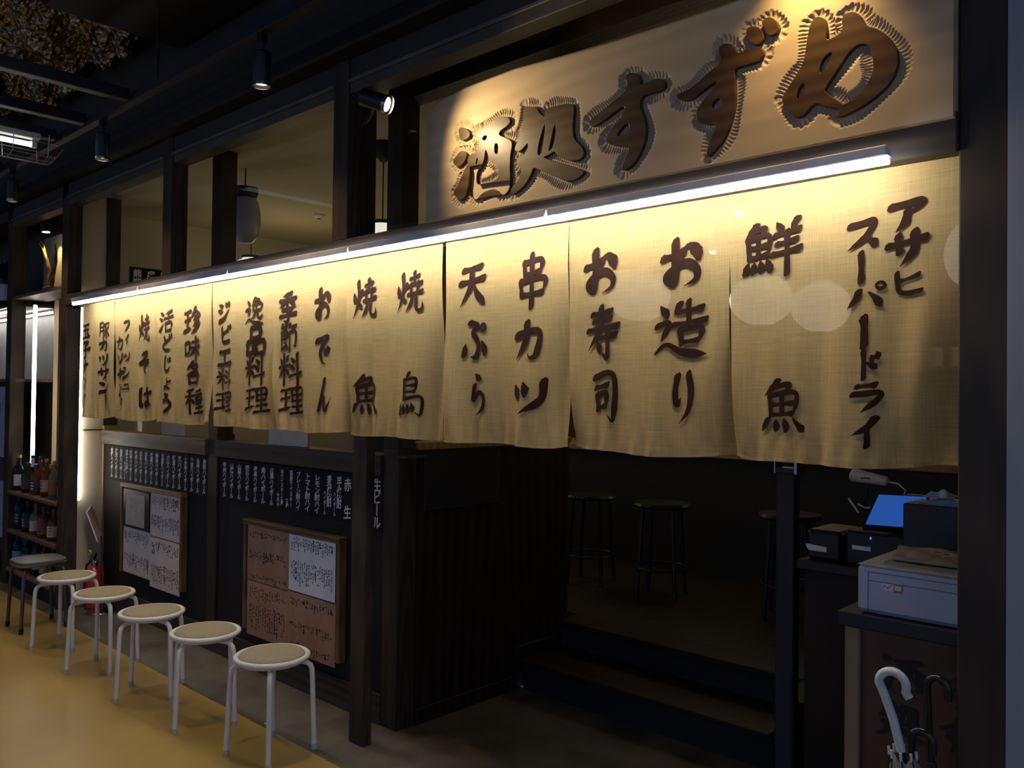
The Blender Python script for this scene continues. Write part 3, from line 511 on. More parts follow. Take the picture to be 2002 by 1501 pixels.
# ------------------------------------------------------------------ passage ceiling: steel grid, foil insulation, fluorescent lamp
rail = thing('lighting_track', 'grey steel lighting track running along the shop front ceiling', 'track', (-4.5, 1.85, 3.06))
MB().box(-14, 1.5, 1.825, 1.875, 3.06, 3.11, 0.004).build('track_channel', M_STEEL, rail)
for x in (-4.2, -2.0): MB().tube([(x, 1.85, 3.11), (x, 1.85, 3.495)], 0.006, 6).build('hanger_rod', M_BLACK, rail)
for i, x in enumerate((-4.50, -5.09, -5.55, -6.6)):
    b = MB().box(x - 0.03, x + 0.03, -3.0, 1.825, 3.07, 3.13, 0.004).build('ceiling_bar', M_STEEL)
    tag(b, 'dark steel cross bar of the ceiling grid, %s from the carved sign' % ordinal(i), 'steel bar', 'steel bars of the ceiling grid')
# crumpled foil
m_foil = bpy.data.materials.new('crumpled_gold_foil'); nt, N, L = nodes_of(m_foil); b = N['Principled BSDF']
b.inputs['Base Color'].default_value = (0.42, 0.35, 0.22, 1); b.inputs['Metallic'].default_value = 1.0; b.inputs['Roughness'].default_value = 0.28
tc = N.new('ShaderNodeTexCoord'); vz = N.new('ShaderNodeTexVoronoi'); vz.inputs['Scale'].default_value = 26; L.new(tc.outputs['Object'], vz.inputs['Vector'])
bp = N.new('ShaderNodeBump'); bp.inputs['Strength'].default_value = 0.8; bp.inputs['Distance'].default_value = 0.03; L.new(vz.outputs['Distance'], bp.inputs['Height']); L.new(bp.outputs['Normal'], b.inputs['Normal'])
def foil(x0, x1, y0, y1, z0, z1, lab, seed):
    rnd = np.random.RandomState(seed); mb = MB(); nx, ny = 110, 60
    ph = rnd.rand(14, 3) * 40; xs = np.linspace(x0, x1, nx); ys = np.linspace(y0, y1, ny)
    X, Y = np.meshgrid(xs, ys, indexing='ij'); Z = np.zeros_like(X)
    for k in range(14):
        a = ph[k, 0]; fr = 3 + 1.9 * k; Z += np.abs(np.sin(fr * (X * math.cos(a) + Y * math.sin(a)) + ph[k, 1] + 1.7 * np.sin(2.1 * X + ph[k, 2]))) * 0.16 / (1 + 0.55 * k)
    Z = z0 - (Z - Z.mean()) + rnd.randn(nx, ny) * 0.006
    vs = [(X[i, j], Y[i, j], Z[i, j]) for i in range(nx) for j in range(ny)]
    fs = [(i * ny + j, i * ny + j + 1, (i + 1) * ny + j + 1, (i + 1) * ny + j) for i in range(nx - 1) for j in range(ny - 1)]
    mb.add(vs, fs); mb.box(x0, x1, y0, y1, z0 + 0.1, z1)
    o = mb.build('foil_insulation', m_foil); tag(o, lab, 'insulation'); return o
foil(-6.6, -4.72, 0.9, 2.14, 3.70, 4.2, 'crumpled gold brown foil insulation hanging over the ceiling bars', 3)
foil(-8.9, -6.65, 0.9, 2.16, 3.70, 4.2, 'darker crumpled foil insulation above the wire caged lamp', 5)
d = MB().box(-4.68, 1.5, 1.45, 2.19, 3.50, 4.24, 0.02).build('air_duct', plain('black_duct', (0.010, 0.010, 0.011), 0.6)); tag(d, 'wide black air duct above the lighting track', 'air duct')
d = MB().box(-4.98, -4.80, -1.0, 1.28, 3.36, 3.46, 0.01).build('cable_tray', M_BLACK); tag(d, 'black cable tray crossing in front of the foil', 'cable tray')
fl = thing('fluorescent_lamp', 'bright white fluorescent lamp in a wire guard under the ceiling', 'lamp', (-5.31, 1.1, 2.9))
MB().tube([(-5.31, 0.50, 2.955), (-5.31, 1.62, 2.955)], 0.014, 12).build('tube', emit('fluorescent_white', (0.85, 0.93, 1.0), 3.5), fl)
MB().box(-5.345, -5.275, 0.45, 1.66, 2.985, 3.02, 0.004).build('batten', M_WHITE, fl)
MB().box(-5.33, -5.29, 1.62, 1.645, 2.94, 2.99).build('lamp_holder', M_WHITE, fl)
g = MB()
for k in range(7):
    y = 0.6 + 0.18 * k; g.tube([(-5.42, y, 3.0), (-5.40, y, 2.88), (-5.31, y, 2.86), (-5.22, y, 2.88), (-5.20, y, 3.0)], 0.0025, 5)
for x, z in ((-5.42, 2.95), (-5.40, 2.88), (-5.35, 2.865), (-5.31, 2.86), (-5.27, 2.865), (-5.22, 2.88), (-5.20, 2.95)): g.tube([(x, 0.5, z), (x, 1.72, z), (x, 1.76, z + 0.06)], 0.0025, 5)
g.build('wire_guard', plain('galvanised_wire', (0.5, 0.48, 0.44), 0.35, 0.8), fl)

# track spots
M_LENS = emit('spot_lens_warm', (1.0, 0.86, 0.62), 6.0)
def track_spot(x, lab, lit=True):
    t = thing('track_spotlight', lab, 'spotlight', (x, 1.85, 2.80), 'spotlights on the ceiling track')
    MB().box(x - 0.016, x + 0.016, 1.834, 1.866, 3.02, 3.06, 0.002).build('track_adapter', M_BLACK, t)
    MB().tube([(x, 1.85, 3.03), (x, 1.85, 2.985)], 0.011, 10).build('neck', M_STEEL, t)
    smooth_by_angle(MB().lathe([(0.0, 0.985 - 1 + 3.0), (0.03, 2.985), (0.037, 2.978), (0.037, 2.845), (0.035, 2.842), (0.033, 2.856), (0.0, 2.858)], (x, 1.85, 0), 28).build('barrel', M_BLACK, t))
    MB().lathe([(0.0, 2.8555), (0.028, 2.855), (0.028, 2.853), (0.0, 2.8525)], (x, 1.85, 0), 20).build('lens', M_LENS, t)
    smooth_by_angle(MB().lathe([(0.0345, 2.850), (0.0385, 2.850), (0.0385, 2.838), (0.0345, 2.838)], (x, 1.85, 0), 28, cap=False).build('rim', M_CHROME, t))
    spot_light('track_spot_beam', (x, 1.85, 2.83), (x, 1.72, 0), TRACK_W, 105, (1.0, 0.72, 0.36), 0.9, 0.03)
    return t
for x, lab in ((-3.20, 'black cylinder spotlight on the track closest to the thick upright'), (-4.88, 'black cylinder spotlight on the track, middle one of the three'), (-6.42, 'black cylinder spotlight on the track above the bottle shelf end')):
    track_spot(x, lab)

# spots on the sign
def arm_spot(base, head, aim, lab, watts, col, cone=125):
    base, head, aim = Vector(base), Vector(head), Vector(aim); d = (aim - head).normalized()
    t = thing('sign_spotlight', lab, 'spotlight', tuple(base), 'spotlights on the carved sign')
    MB().tube([base, (base + head) / 2 + Vector((0, 0, 0.03)), head - d * 0.06], 0.008, 8).build('arm', M_BLACK, t)
    smooth_by_angle(MB().tube([head - d * 0.11, head - d * 0.105, head - d * 0.004], [0.022, 0.031, 0.033], 24).build('barrel', M_BLACK, t))
    MB().tube([head - d * 0.004, head - d * 0.0025], 0.025, 20).build('lens', emit('sign_spot_lens', (1, 0.94, 0.85), 14.0), t)
    MB().tube([head - d * 0.010, head + d * 0.006], [0.0345, 0.0345], 24, False).build('rim', M_CHROME, t)
    spot_light('sign_spot_beam', head + d * 0.01, aim, watts, cone, col, 1.0, 0.012)
arm_spot((-3.055, 2.24, 2.70), (-2.41, 1.897, 2.594), (-1.90, 2.17, 2.38), 'small black spotlight on the upright aimed at the carved sign', SIGN_W, (1.0, 0.74, 0.38))
arm_spot((-0.95, 2.19, 3.0), (-0.95, 2.03, 2.80), (-0.97, 2.17, 2.42), 'small black spotlight above the last carved character', SIGN_W * 0.9, (1.0, 0.66, 0.25), 92)

# ------------------------------------------------------------------ tube lamps under the beam
xs = [-6.013, -4.97, -3.92, -2.914, -1.822, -0.733]
for i in range(5):
    x0, x1 = xs[i] + 0.004, xs[i + 1] - 0.004
    t = thing('tube_lamp', ['slim white tube lamp at the far end of the curtain', 'slim white tube lamp above the delicacy and game panels', 'slim white tube lamp below the thick upright', 'slim white tube lamp under the first carved characters', 'slim white tube lamp ending near the blue black post'][i], 'lamp', ((x0 + x1) / 2, 2.12, 2.13), 'tube lamps in a row above the curtain')
    MB().box(x0, x1, 2.092, 2.128, 2.141, 2.168, 0.003).build('housing', plain('lamp_housing_white', (0.62, 0.62, 0.66), 0.4), t)
    smooth_by_angle(MB().tube([(x0, 2.11, 2.131), (x1, 2.11, 2.131)], 0.0085, 14).build('tube', M_TUBE, t))
    for x in (x0 + 0.25, x1 - 0.25): MB().box(x - 0.006, x + 0.006, 2.100, 2.187, 2.166, 2.172).build('clip', M_CHROME, t)

# ------------------------------------------------------------------ the curtain
rod = MB().tube([(-6.398, 2.252, 2.143), (-0.608, 2.252, 2.143)], 0.006, 8).build('curtain_rod', M_BLACK); tag(rod, 'thin black rod the split curtain hangs from', 'rod')
M_CLOTH = cloth_mat('natural_linen', (0.60, 0.415, 0.172), 0.10)
M_BRUSHINK = plain('brown_black_dye', (0.030, 0.012, 0.007), 0.9, 0, 0.2, 30, spec=0.1)
PX = [(-6.235, -5.667), (-5.667, -5.035), (-5.035, -4.358), (-4.358, -3.728), (-3.728, -3.121), (-3.121, -2.489), (-2.466, -1.845), (-1.845, -1.236), (-1.236, -0.612)]
GAPS = [0.004, 0.012, 0.006, 0.022, 0.020, 0.014, 0.016, 0.012, 0.028, 0.004]      # opening of each slit at the hem
PLAB = ['end linen curtain panel beside the upright strip lamp, lettered with egg sandwich', 'linen curtain panel lettered with fried noodles and fish cutlet sandwich', 'linen curtain panel lettered with delicacies and live loach', 'linen curtain panel lettered with game dishes', 'linen curtain panel lettered with oden and seasonal dishes', 'linen curtain panel lettered with grilled chicken and grilled fish', 'linen curtain panel lettered with skewer cutlets and tempura', 'linen curtain panel lettered with sushi and sashimi', 'wide linen curtain panel at the entrance post, lettered with fresh fish']
ZT, ZB = 2.1495, 1.372
PR = [np.random.RandomState(40 + k).rand(8) for k in range(9)]
def cloth_y(k, x, z):
    x0, x1 = PX[k]; u = (x - x0) / (x1 - x0); v = (ZT - z) / (ZT - ZB); r = PR[k]
    y = 2.242 + (0.002 + 0.016 * v * v) * math.sin(6.3 * (1.2 * u + r[0])) + 0.0085 * v ** 1.5 * math.sin(6.3 * (3.1 * u + r[1])) + 0.0034 * v * math.sin(6.3 * (6.2 * u + r[2] + 0.25 * v))
    y += 0.0055 * math.exp(-((v - 0.97) / 0.06) ** 2) * math.sin(6.3 * (9 * u + r[3]))
    # slit edges roll back, more on some panels
    e = max(0, v - 0.16) ** 1.2
    y += e * (0.034 * r[4] + 0.010) * math.exp(-(u / 0.10) ** 2) + e * (0.050 * r[5] + 0.016) * math.exp(-((1 - u) / 0.13) ** 2)
    y += 0.018 * v ** 1.2 * math.exp(-((1 - u) / 0.22) ** 2) * math.sin(6.3 * (2.6 * u + 1.1 * v + r[6])) + 0.015 * v ** 1.2 * math.exp(-(u / 0.20) ** 2) * math.sin(6.3 * (2.8 * u - 1.0 * v + r[7]))
    return y
for k in range(9):
    x0, x1 = PX[k]; r = PR[k]; nu, nv = 46, 44
    mb = MB()
    for j in range(nv + 1):
        v = j / nv
        for i in range(nu + 1):
            u = i / nu; z = ZT + (ZB - ZT) * v
            y = cloth_y(k, x0 + (x1 - x0) * u, z)
            lift = (0.016 * math.exp(-(u / 0.06) ** 2) * r[6] + 0.020 * math.exp(-((1 - u) / 0.09) ** 2) * r[7] + 0.004 * math.sin(6.3 * (1.3 * u + r[1]))) * v ** 6
            if k == 8: lift += 0.022 * u ** 3 * v ** 4
            e_ = max(0.0, (v - 0.22) / 0.78)
            pinch = e_ * (GAPS[k] * 0.5 * max(0, 1 - u * 5) - GAPS[k + 1] * 0.5 * max(0, 1 - (1 - u) * 5))
            mb.v.append((x0 + (x1 - x0) * u + pinch, y, z + lift))
    for j in range(nv):
        for i in range(nu): a = j * (nu + 1) + i; mb.f.append((a, a + nu + 1, a + nu + 2, a + 1))
    t = thing('noren_panel', PLAB[k], 'curtain', ((x0 + x1) / 2, 2.242, ZB), 'linen panels of the long shop curtain')
    mb.build('cloth', M_CLOTH, t, smooth=True)
    hm = MB()
    for i in range(nu):
        u = i / nu; a = mb.v[nv * (nu + 1) + i]; b_ = mb.v[nv * (nu + 1) + i + 1]
        hm.quad((a[0], a[1] - 0.0022, a[2] - 0.001), (b_[0], b_[1] - 0.0022, b_[2] - 0.001), (b_[0], b_[1] - 0.0022, b_[2] + 0.009), (a[0], a[1] - 0.0022, a[2] + 0.009))
    hm.build('hem', M_CLOTH, t, smooth=True)
    rnd = random.Random(k)
    cols = {}
    for e in NOREN_TEXT[k].split('|'):
        c, xa, xb, za, zb = e.split(); xa, xb, za, zb = map(float, (xa, xb, za, zb))
        lt = MB(); brush_glyph(lt, c, xa, xb, za, zb, lambda x, z, l: (x, cloth_y(k, x, z) - 0.0038 - l, z), rnd)
        lt.build('brush_character', M_BRUSHINK, t)

# ------------------------------------------------------------------ carved sign board
SX0, SX1, SZ0 = -2.512, -0.609, 2.226
SY = 2.165
def sign_top(x):
    xs_ = [-2.512, -2.500, -2.484, -2.443, -2.30, -2.04, -1.80, -1.60, -1.40, -1.23, -0.90, -0.609]; zs = [2.62, 2.655, 2.676, 2.694, 2.711, 2.717, 2.703, 2.694, 2.690, 2.688, 2.694, 2.70]
    return float(np.interp(x, xs_, zs))
polys = []
for n, s in SIGN_POLY:
    P = np.array([tuple(map(float, e.split(','))) for e in s.split()]); 
    # round the traced outline
    for _ in range(2):
        Q = np.empty((len(P) * 2, 2)); R_ = np.roll(P, -1, 0); Q[0::2] = 0.75 * P + 0.25 * R_; Q[1::2] = 0.25 * P + 0.75 * R_; P = Q
    polys.append((n[0], n[1], P))
def inside(P, X, Z):
    c = np.zeros(X.shape, bool); a = P; b = np.roll(P, -1, 0)
    for (xa, za), (xb, zb) in zip(a, b):
        cond = ((za > Z) != (zb > Z)); 
        with np.errstate(divide='ignore', invalid='ignore'): c ^= cond & (X < (xb - xa) * (Z - za) / (zb - za + 1e-12) + xa)
    return c
nx, nz = 960, 240
gx = np.linspace(SX0, SX1, nx); tops = np.array([sign_top(x) for x in gx])
GX = np.repeat(gx[:, None], nz, 1); GZ = SZ0 + (tops - SZ0)[:, None] * np.linspace(0, 1, nz)[None, :]
D = np.full(GX.shape, 1.0); S = np.zeros(GX.shape); INS = np.zeros(GX.shape, bool)
acc = 0.0
for n, kd, P in polys:
    m0 = (GX > P[:, 0].min() - 0.05) & (GX < P[:, 0].max() + 0.05) & (GZ > P[:, 1].min() - 0.05) & (GZ < P[:, 1].max() + 0.05)
    ii = np.where(m0); px, pz = GX[ii], GZ[ii]; dd = np.full(px.shape, 1.0); ss = np.zeros(px.shape)
    nxt = np.roll(P, -1, 0); arc = acc
    for a, b in zip(P, nxt):
        e = b - a; l = np.hypot(*e) + 1e-9; t = np.clip(((px - a[0]) * e[0] + (pz - a[1]) * e[1]) / l ** 2, 0, 1)
        q = np.hypot(px - a[0] - e[0] * t, pz - a[1] - e[1] * t); up = q < dd
        dd = np.where(up, q, dd); ss = np.where(up, arc + t * l, ss); arc += l
    acc = arc
    cur = D[ii]; up = dd < cur; D[ii] = np.where(up, dd, cur); S[ii] = np.where(up, ss, S[ii])
    ins = inside(P, px, pz); I = INS[ii]; I = np.where(ins, kd == 'o', I); INS[ii] = I
CW = 0.028 + 0.006 * np.sin(S * 41) + 0.003 * np.sin(S * 683)           # width of the chiselled border
f = np.clip(1 - D / CW, 0, 1)
chis = np.abs(((S / 0.0092) % 1.0) - 0.5) * 2   # chisel cuts across the border
depth = f ** 0.8 * 0.008 + (f > 0) * np.minimum(1, f * 4) * (1 - np.minimum(1, f * 1.1) ** 3) * 0.0055 * (1 - chis)
depth = np.where(INS, 0.009, depth)
# bevelled live top edge and ends
edge = np.minimum((tops[:, None] - GZ) / 0.018, 1); edge = np.minimum(edge, np.minimum((GX - SX0) / 0.010, 1)); edge = np.clip(edge, 0, 1)
GY = SY + depth + (1 - edge) ** 2 * 0.02
vs = np.stack([GX, GY, GZ], -1).reshape(-1, 3)
idx = np.arange(nx * nz).reshape(nx, nz)
quads = np.stack([idx[:-1, :-1], idx[1:, :-1], idx[1:, 1:], idx[:-1, 1:]], -1).reshape(-1, 4)
sign = thing('carved_sign', 'long pale cedar sign board with large carved brown characters', 'sign', ((SX0 + SX1) / 2, 2.19, SZ0))
mb = MB(); mb.v = [tuple(p) for p in vs.tolist()]; mb.f = [tuple(q) for q in quads.tolist()]
rim = [int(idx[i, 0]) for i in range(nx)] + [int(idx[nx - 1, j]) for j in range(1, nz)] + [int(idx[i, nz - 1]) for i in range(nx - 2, -1, -1)] + [int(idx[0, j]) for j in range(nz - 2, 0, -1)]
o0 = len(mb.v); mb.v += [(mb.v[i][0], 2.215, mb.v[i][2]) for i in rim]; n_ = len(rim)
mb.f += [(rim[i], o0 + i, o0 + (i + 1) % n_, rim[(i + 1) % n_]) for i in range(n_)]; mb.f.append(tuple(o0 + i for i in range(n_)))
M_CEDAR = wood('pale_cedar', (0.42, 0.315, 0.195), (0.485, 0.375, 0.24), 'X', 5, 4, 0.65, 0.02, 6)
bo = mb.build('board', M_CEDAR, sign, smooth=True)
try: bo.data.set_sharp_from_angle(angle=math.radians(60))
except Exception: pass
M_CARVE = wood('burnt_brown_stain', (0.045, 0.024, 0.010), (0.085, 0.048, 0.021), 'X', 9, 9, 0.38, 0.05)
def carved(n, outs, holes):
    cu = bpy.data.curves.new('carve', 'CURVE'); cu.dimensions = '2D'; cu.fill_mode = 'BOTH'; cu.extrude = 0.0065; cu.bevel_depth = 0.0015; cu.bevel_resolution = 1
    for P in outs + holes:
        sp = cu.splines.new('POLY'); sp.points.add(len(P) - 1)
        for q, (x, z) in zip(sp.points, P): q.co = (x, z, 0, 1)
        sp.use_cyclic_u = True
    o = bpy.data.objects.new('carve', cu); COL.objects.link(o); dg = bpy.context.evaluated_depsgraph_get()
    me = bpy.data.meshes.new_from_object(o.evaluated_get(dg)); bpy.data.objects.remove(o); bpy.data.curves.remove(cu)
    mb = MB(); mb.v = [(v.co.x, SY + 0.0025 - v.co.z, v.co.y) for v in me.vertices]; mb.f = [tuple(p.vertices)[::-1] for p in me.polygons]; bpy.data.meshes.remove(me)
    mb.build('carved_character', M_CARVE, sign)
for n in '酒処すずめ': carved(n, [P for a, k_, P in polys if a == n and k_ == 'o'], [P for a, k_, P in polys if a == n and k_ == 'h'])

# ================================================================== STOOLS
M_SEAT = plain('beige_felt', (0.33, 0.265, 0.155), 0.95, 0, 0.08, 60, 0.3, 400)
def make_stool():
    t = thing('round_stool', 'x', 'stool', (0, 0, 0), 'white tube stools in a row')
    c = MB().lathe([(0.0, 0.405), (0.139, 0.405), (0.1395, 0.420), (0.134, 0.427), (0.10, 0.4305), (0.0, 0.432)], n=48).build('seat_pad', M_SEAT, t); smooth_by_angle(c, 50)
    prof = [(0.1505 + 0.0125 * math.cos(a), 0.4125 + 0.0115 * math.sin(a)) for a in np.linspace(0, 2 * PI, 13)]
    mb = MB(); n = 56
    for r_, z_ in prof[:-1]:
        for k in range(n): mb.v.append((r_ * math.cos(2 * PI * k / n), r_ * math.sin(2 * PI * k / n), z_))
    for i in range(12):
        for k in range(n): mb.f.append((i * n + k, i * n + (k + 1) % n, ((i + 1) % 12) * n + (k + 1) % n, ((i + 1) % 12) * n + k))
    mb.build('seat_rim', M_WHITE, t, smooth=True)
    MB().lathe([(0.0, 0.392), (0.140, 0.392), (0.140, 0.405), (0.0, 0.405)], n=40).build('seat_base', M_WHITE, t)
    for q in range(4):
        a = q * PI / 2; cx, sx = math.cos(a), math.sin(a)
        pr = [(0.06, 0.382), (0.125, 0.382), (0.148, 0.377), (0.163, 0.364), (0.1695, 0.345), (0.1715, 0.32), (0.184, 0.015)]
        lg = smooth_by_angle(MB().tube([(r_ * cx, r_ * sx, z_) for r_, z_ in pr], 0.0112, 12).build('leg', M_WHITE, t), 60)
        MB().tube([(0.1835 * cx, 0.1835 * sx, 0.024), (0.1845 * cx, 0.1845 * sx, 0.0)], 0.0128, 12).build('foot_cap', plain('grey_plastic', (0.45, 0.44, 0.42), 0.5), lg)
    return t
st0 = make_stool()
SP = [(-3.270, 1.985, -34, 'white tube stool with beige seat in front of the brown wood menus, nearest the entrance'),
      (-3.816, 1.958, -70, 'white tube stool with beige seat, second from the entrance'),
      (-4.350, 1.936, -83, 'white tube stool with beige seat, middle one of the five'),
      (-4.934, 1.924, -100, 'white tube stool with beige seat, second from the grey stool'),
      (-5.540, 1.937, -98, 'white tube stool with beige seat right beside the grey stool')]
for i, (x, y, a, lab) in enumerate(SP):
    o = st0 if i == 0 else copy_tree(st0)
    o.location = (x, y, 0); o.rotation_euler[2] = math.radians(a); o['label'] = lab; o['_org'] = (x, y, 0)
t = thing('square_stool', 'dark grey stool with rounded square seat and steel legs beside the bottle shelf', 'stool', (-6.09, 1.95, 0))
def sq(r, z, n=40): return [(-6.09 + r * math.copysign(abs(math.cos(a)) ** 0.55, math.cos(a)), 1.95 + r * math.copysign(abs(math.sin(a)) ** 0.55, math.sin(a)), z) for a in np.linspace(0, 2 * PI, n, endpoint=False)]
def loft(rings, n=40):
    mb = MB()
    for rg in rings: mb.v += rg
    for i in range(len(rings) - 1):
        for k in range(n): mb.f.append((i * n + k, i * n + (k + 1) % n, (i + 1) * n + (k + 1) % n, (i + 1) * n + k))
    mb.f.append(tuple(range(n))[::-1]); mb.f.append(tuple((len(rings) - 1) * n + k for k in range(n))); return mb
smooth_by_angle(loft([sq(0.145, 0.425), sq(0.150, 0.435), sq(0.147, 0.447), sq(0.12, 0.452), sq(0.03, 0.453)]).build('seat_pad', plain('grey_vinyl', (0.10, 0.10, 0.095), 0.45, 0, 0.1), t), 50)
smooth_by_angle(loft([sq(0.145, 0.415), sq(0.155, 0.418), sq(0.156, 0.431), sq(0.147, 0.434)]).build('seat_rim', M_CHROME, t), 50)
for q in range(4):
    a = PI / 4 + q * PI / 2; cx, sx = math.cos(a), math.sin(a)
    lg = smooth_by_angle(MB().tube([(-6.09 + r_ * cx, 1.95 + r_ * sx, z_) for r_, z_ in [(0.08, 0.405), (0.14, 0.402), (0.162, 0.39), (0.172, 0.365), (0.19, 0.02)]], 0.0112, 12).build('leg', plain('dark_grey_steel', (0.09, 0.088, 0.085), 0.35, 0.7), t), 60)
    MB().tube([(-6.09 + 0.1885 * cx, 1.95 + 0.1885 * sx, 0.035), (-6.09 + 0.1905 * cx, 1.95 + 0.1905 * sx, 0.0)], 0.0135, 12).build('rubber_foot', M_RUBBER, lg)

# ================================================================== MENU PLATES
M_PLATE = plain('black_menu_plate', (0.013, 0.012, 0.016), 0.75, 0, 0.2, 5, spec=0.2)
M_CHALK = plain('white_brush_paint', (0.75, 0.73, 0.75), 0.8, 0, 0.05)
def plate(i, n, x0, x1, z0, z1, text, lab, grp, y=2.500, big=False, second=None):
    t = thing('menu_plate', lab, 'menu plate', ((x0 + x1) / 2, y, z0), grp)
    MB().box(x0, x1, y, y + 0.014, z0, z1, 0.0015).build('plate_board', M_PLATE, t)
    mb = MB(); pl = lambda x, z: (x, y - 0.0009, z)
    h = z1 - z0; nch = len(text)
    if second is None:
        top, hh = z1 - 0.022, h - 0.036
        pitch = hh / nch; size = min(pitch * 1.12, (x1 - x0) * 0.82)
        vtext(mb, text, pl, (x0 + x1) / 2, top, size, pitch, min(1.25, (x1 - x0) * 0.72 / size))
    else:
        pitch = (h - 0.04) * (0.80 if len(text) < 6 else 0.98) / nch; size = pitch * 1.08; ww = min(1.0, (x1 - x0) * 0.50 / size)
        vtext(mb, text, pl, x1 - (x1 - x0) * 0.30, z1 - 0.020, size, pitch, ww)
        p2 = (h - 0.04) * 0.62 / max(5, len(second)); vtext(mb, second, pl, x0 + (x1 - x0) * 0.25, z0 + 0.016 + p2 * len(second), p2 * 1.05, p2, ww)
    mb.build('lettering', M_CHALK, t)
T1 = ['熊野ハイボール', '房総ハイボール', '岩井ハイボール', ('富士山麓', 'ハイボール'), '越州ハイボール', '武州ハイボール', '白札ハイボール', '赤札ハイボール', '武蔵ハイボール', '駒岳ハイボール', '安積野ハイボール', '大山ハイボール', '新道ハイボール', '忍ハイボール', '十年明ハイボール', '倉吉ハイボール', '信州ハイボール', '鳥取ハイボール']
x0, dx = -6.361, (6.361 - 4.880) / 18
for i, s_ in enumerate(T1):
    a, b2 = s_ if isinstance(s_, tuple) else (s_, None)
    plate(i, 18, x0 + i * dx + 0.0008, x0 + (i + 1) * dx - 0.0008, 0.915, 1.163, a, 'narrow black plate with white brush letters over the paper menus, %s from the oak post' % ordinal(i), 'black plates under the worn sill', 2.500 + (0.0 if i % 5 else 0.0015), second=b2)
T2 = ['甲州ハイボール', '山陰ハイボール', '山桜ハイボール', '明石ハイボール', '泰楽ハイボール', '角ハイボール', '日果ハイボール', ('地ウイスキー各種', '今月の'), ('国産ウイスキー', '各種'), 'プレーン酎ハイ', 'トマト酎ハイ', 'レモン酎ハイ', ('麦焼酎', 'ハイボール'), ('芋焼酎', 'ハイボール'), '赤 生']
x0, dx = -4.718, (4.718 - 3.405) / 15
for i, s_ in enumerate(T2):
    a, b2 = s_ if isinstance(s_, tuple) else (s_, None)
    plate(i, 15, x0 + i * dx + 0.0008, x0 + (i + 1) * dx - 0.0008, 0.92, 1.160, a, 'narrow black plate with white brush letters over the wood menus, %s from the dividing post' % ordinal(i), 'black plates under the dark sill', 2.500 + (0.0 if i % 4 else 0.0015), second=b2)
plate(0, 1, -3.258, -3.172, 0.90, 1.172, '生ビール', 'black beer plate with large white letters between the two entrance posts', None)
# plates on the wall inside
for i, tx in enumerate(('熊野ハイ', '房総ハイ', '岩井ハイ')):
    y0 = 2.97 + i * 0.115; t = thing('menu_plate', 'small black plate on the cream wall inside, %s from the white wall' % ordinal(i), 'menu plate', (-7.19, y0, 2.30), 'black plates on the cream wall inside')
    MB().box(-7.20, -7.188, y0, y0 + 0.112, 2.30, 2.60).build('plate_board', M_PLATE, t)
    mb = MB(); vtext(mb, tx, lambda x, z: (-7.1872, x, z), y0 + 0.056, 2.585, 0.075, 0.075); mb.build('lettering', M_CHALK, t)

# ================================================================== MENU BOARDS
M_VENEER = wood('brown_veneer_sheet', (0.36, 0.195, 0.115), (0.47, 0.27, 0.16), 'Z', 12, 16, 0.6, 0.05)
M_REDINK = plain('faded_red_ink', (0.22, 0.06, 0.04), 0.8)
M_PINE = wood('grained_pine_batten', (0.075, 0.042, 0.017), (0.24, 0.15, 0.065), 'X', 11, 6, 0.5, 0.4, 4)
M_PINEV = wood('grained_pine_upright', (0.14, 0.075, 0.035), (0.24, 0.145, 0.07), 'Z', 11, 8, 0.5, 0.2, 4)
def printing(t, x0, x1, z0, z1, y, cols, seed, red=0.12, blocks=((0.04, 0.40), (0.48, 0.92)), weight=1.0):
    rnd = random.Random(seed); mk = MB(); rd = MB(); w_, h_ = x1 - x0, z1 - z0; cw = w_ * 0.90 / cols
    for c in range(cols):
        xc = x1 - w_ * 0.05 - (c + 0.5) * cw
        for b0, b1 in blocks:
            sh_ = rnd.uniform(0, 0.04); ln = (b1 - b0) * rnd.uniform(0.5, 1.0); st = cw * 0.70; n = int(ln * h_ / st)
            dk = rnd.random() < 0.22
            for k in range(n):
                if rnd.random() < 0.12: continue
                zc = z1 - h_ * (b0 + sh_) - (k + 0.5) * st; dst = rd if rnd.random() < red else mk
                sz = cw * (0.40 if dk else 0.27) * weight
                for _ in range(2):
                    a, b_ = rnd.uniform(-0.25, 0.25) * cw, rnd.uniform(-0.25, 0.25) * cw
                    ww, hh = (sz, sz * 0.30) if rnd.random() < 0.5 else (sz * 0.30, sz)
                    dst.quad((xc + a - ww, y, zc + b_ - hh), (xc + a + ww, y, zc + b_ - hh), (xc + a + ww, y, zc + b_ + hh), (xc + a - ww, y, zc + b_ + hh))
    o = mk.build('print', M_INK, t); o['kind'] = 'stuff'
    if rd.v: rd.build('red_print', M_REDINK, t)['kind'] = 'stuff'
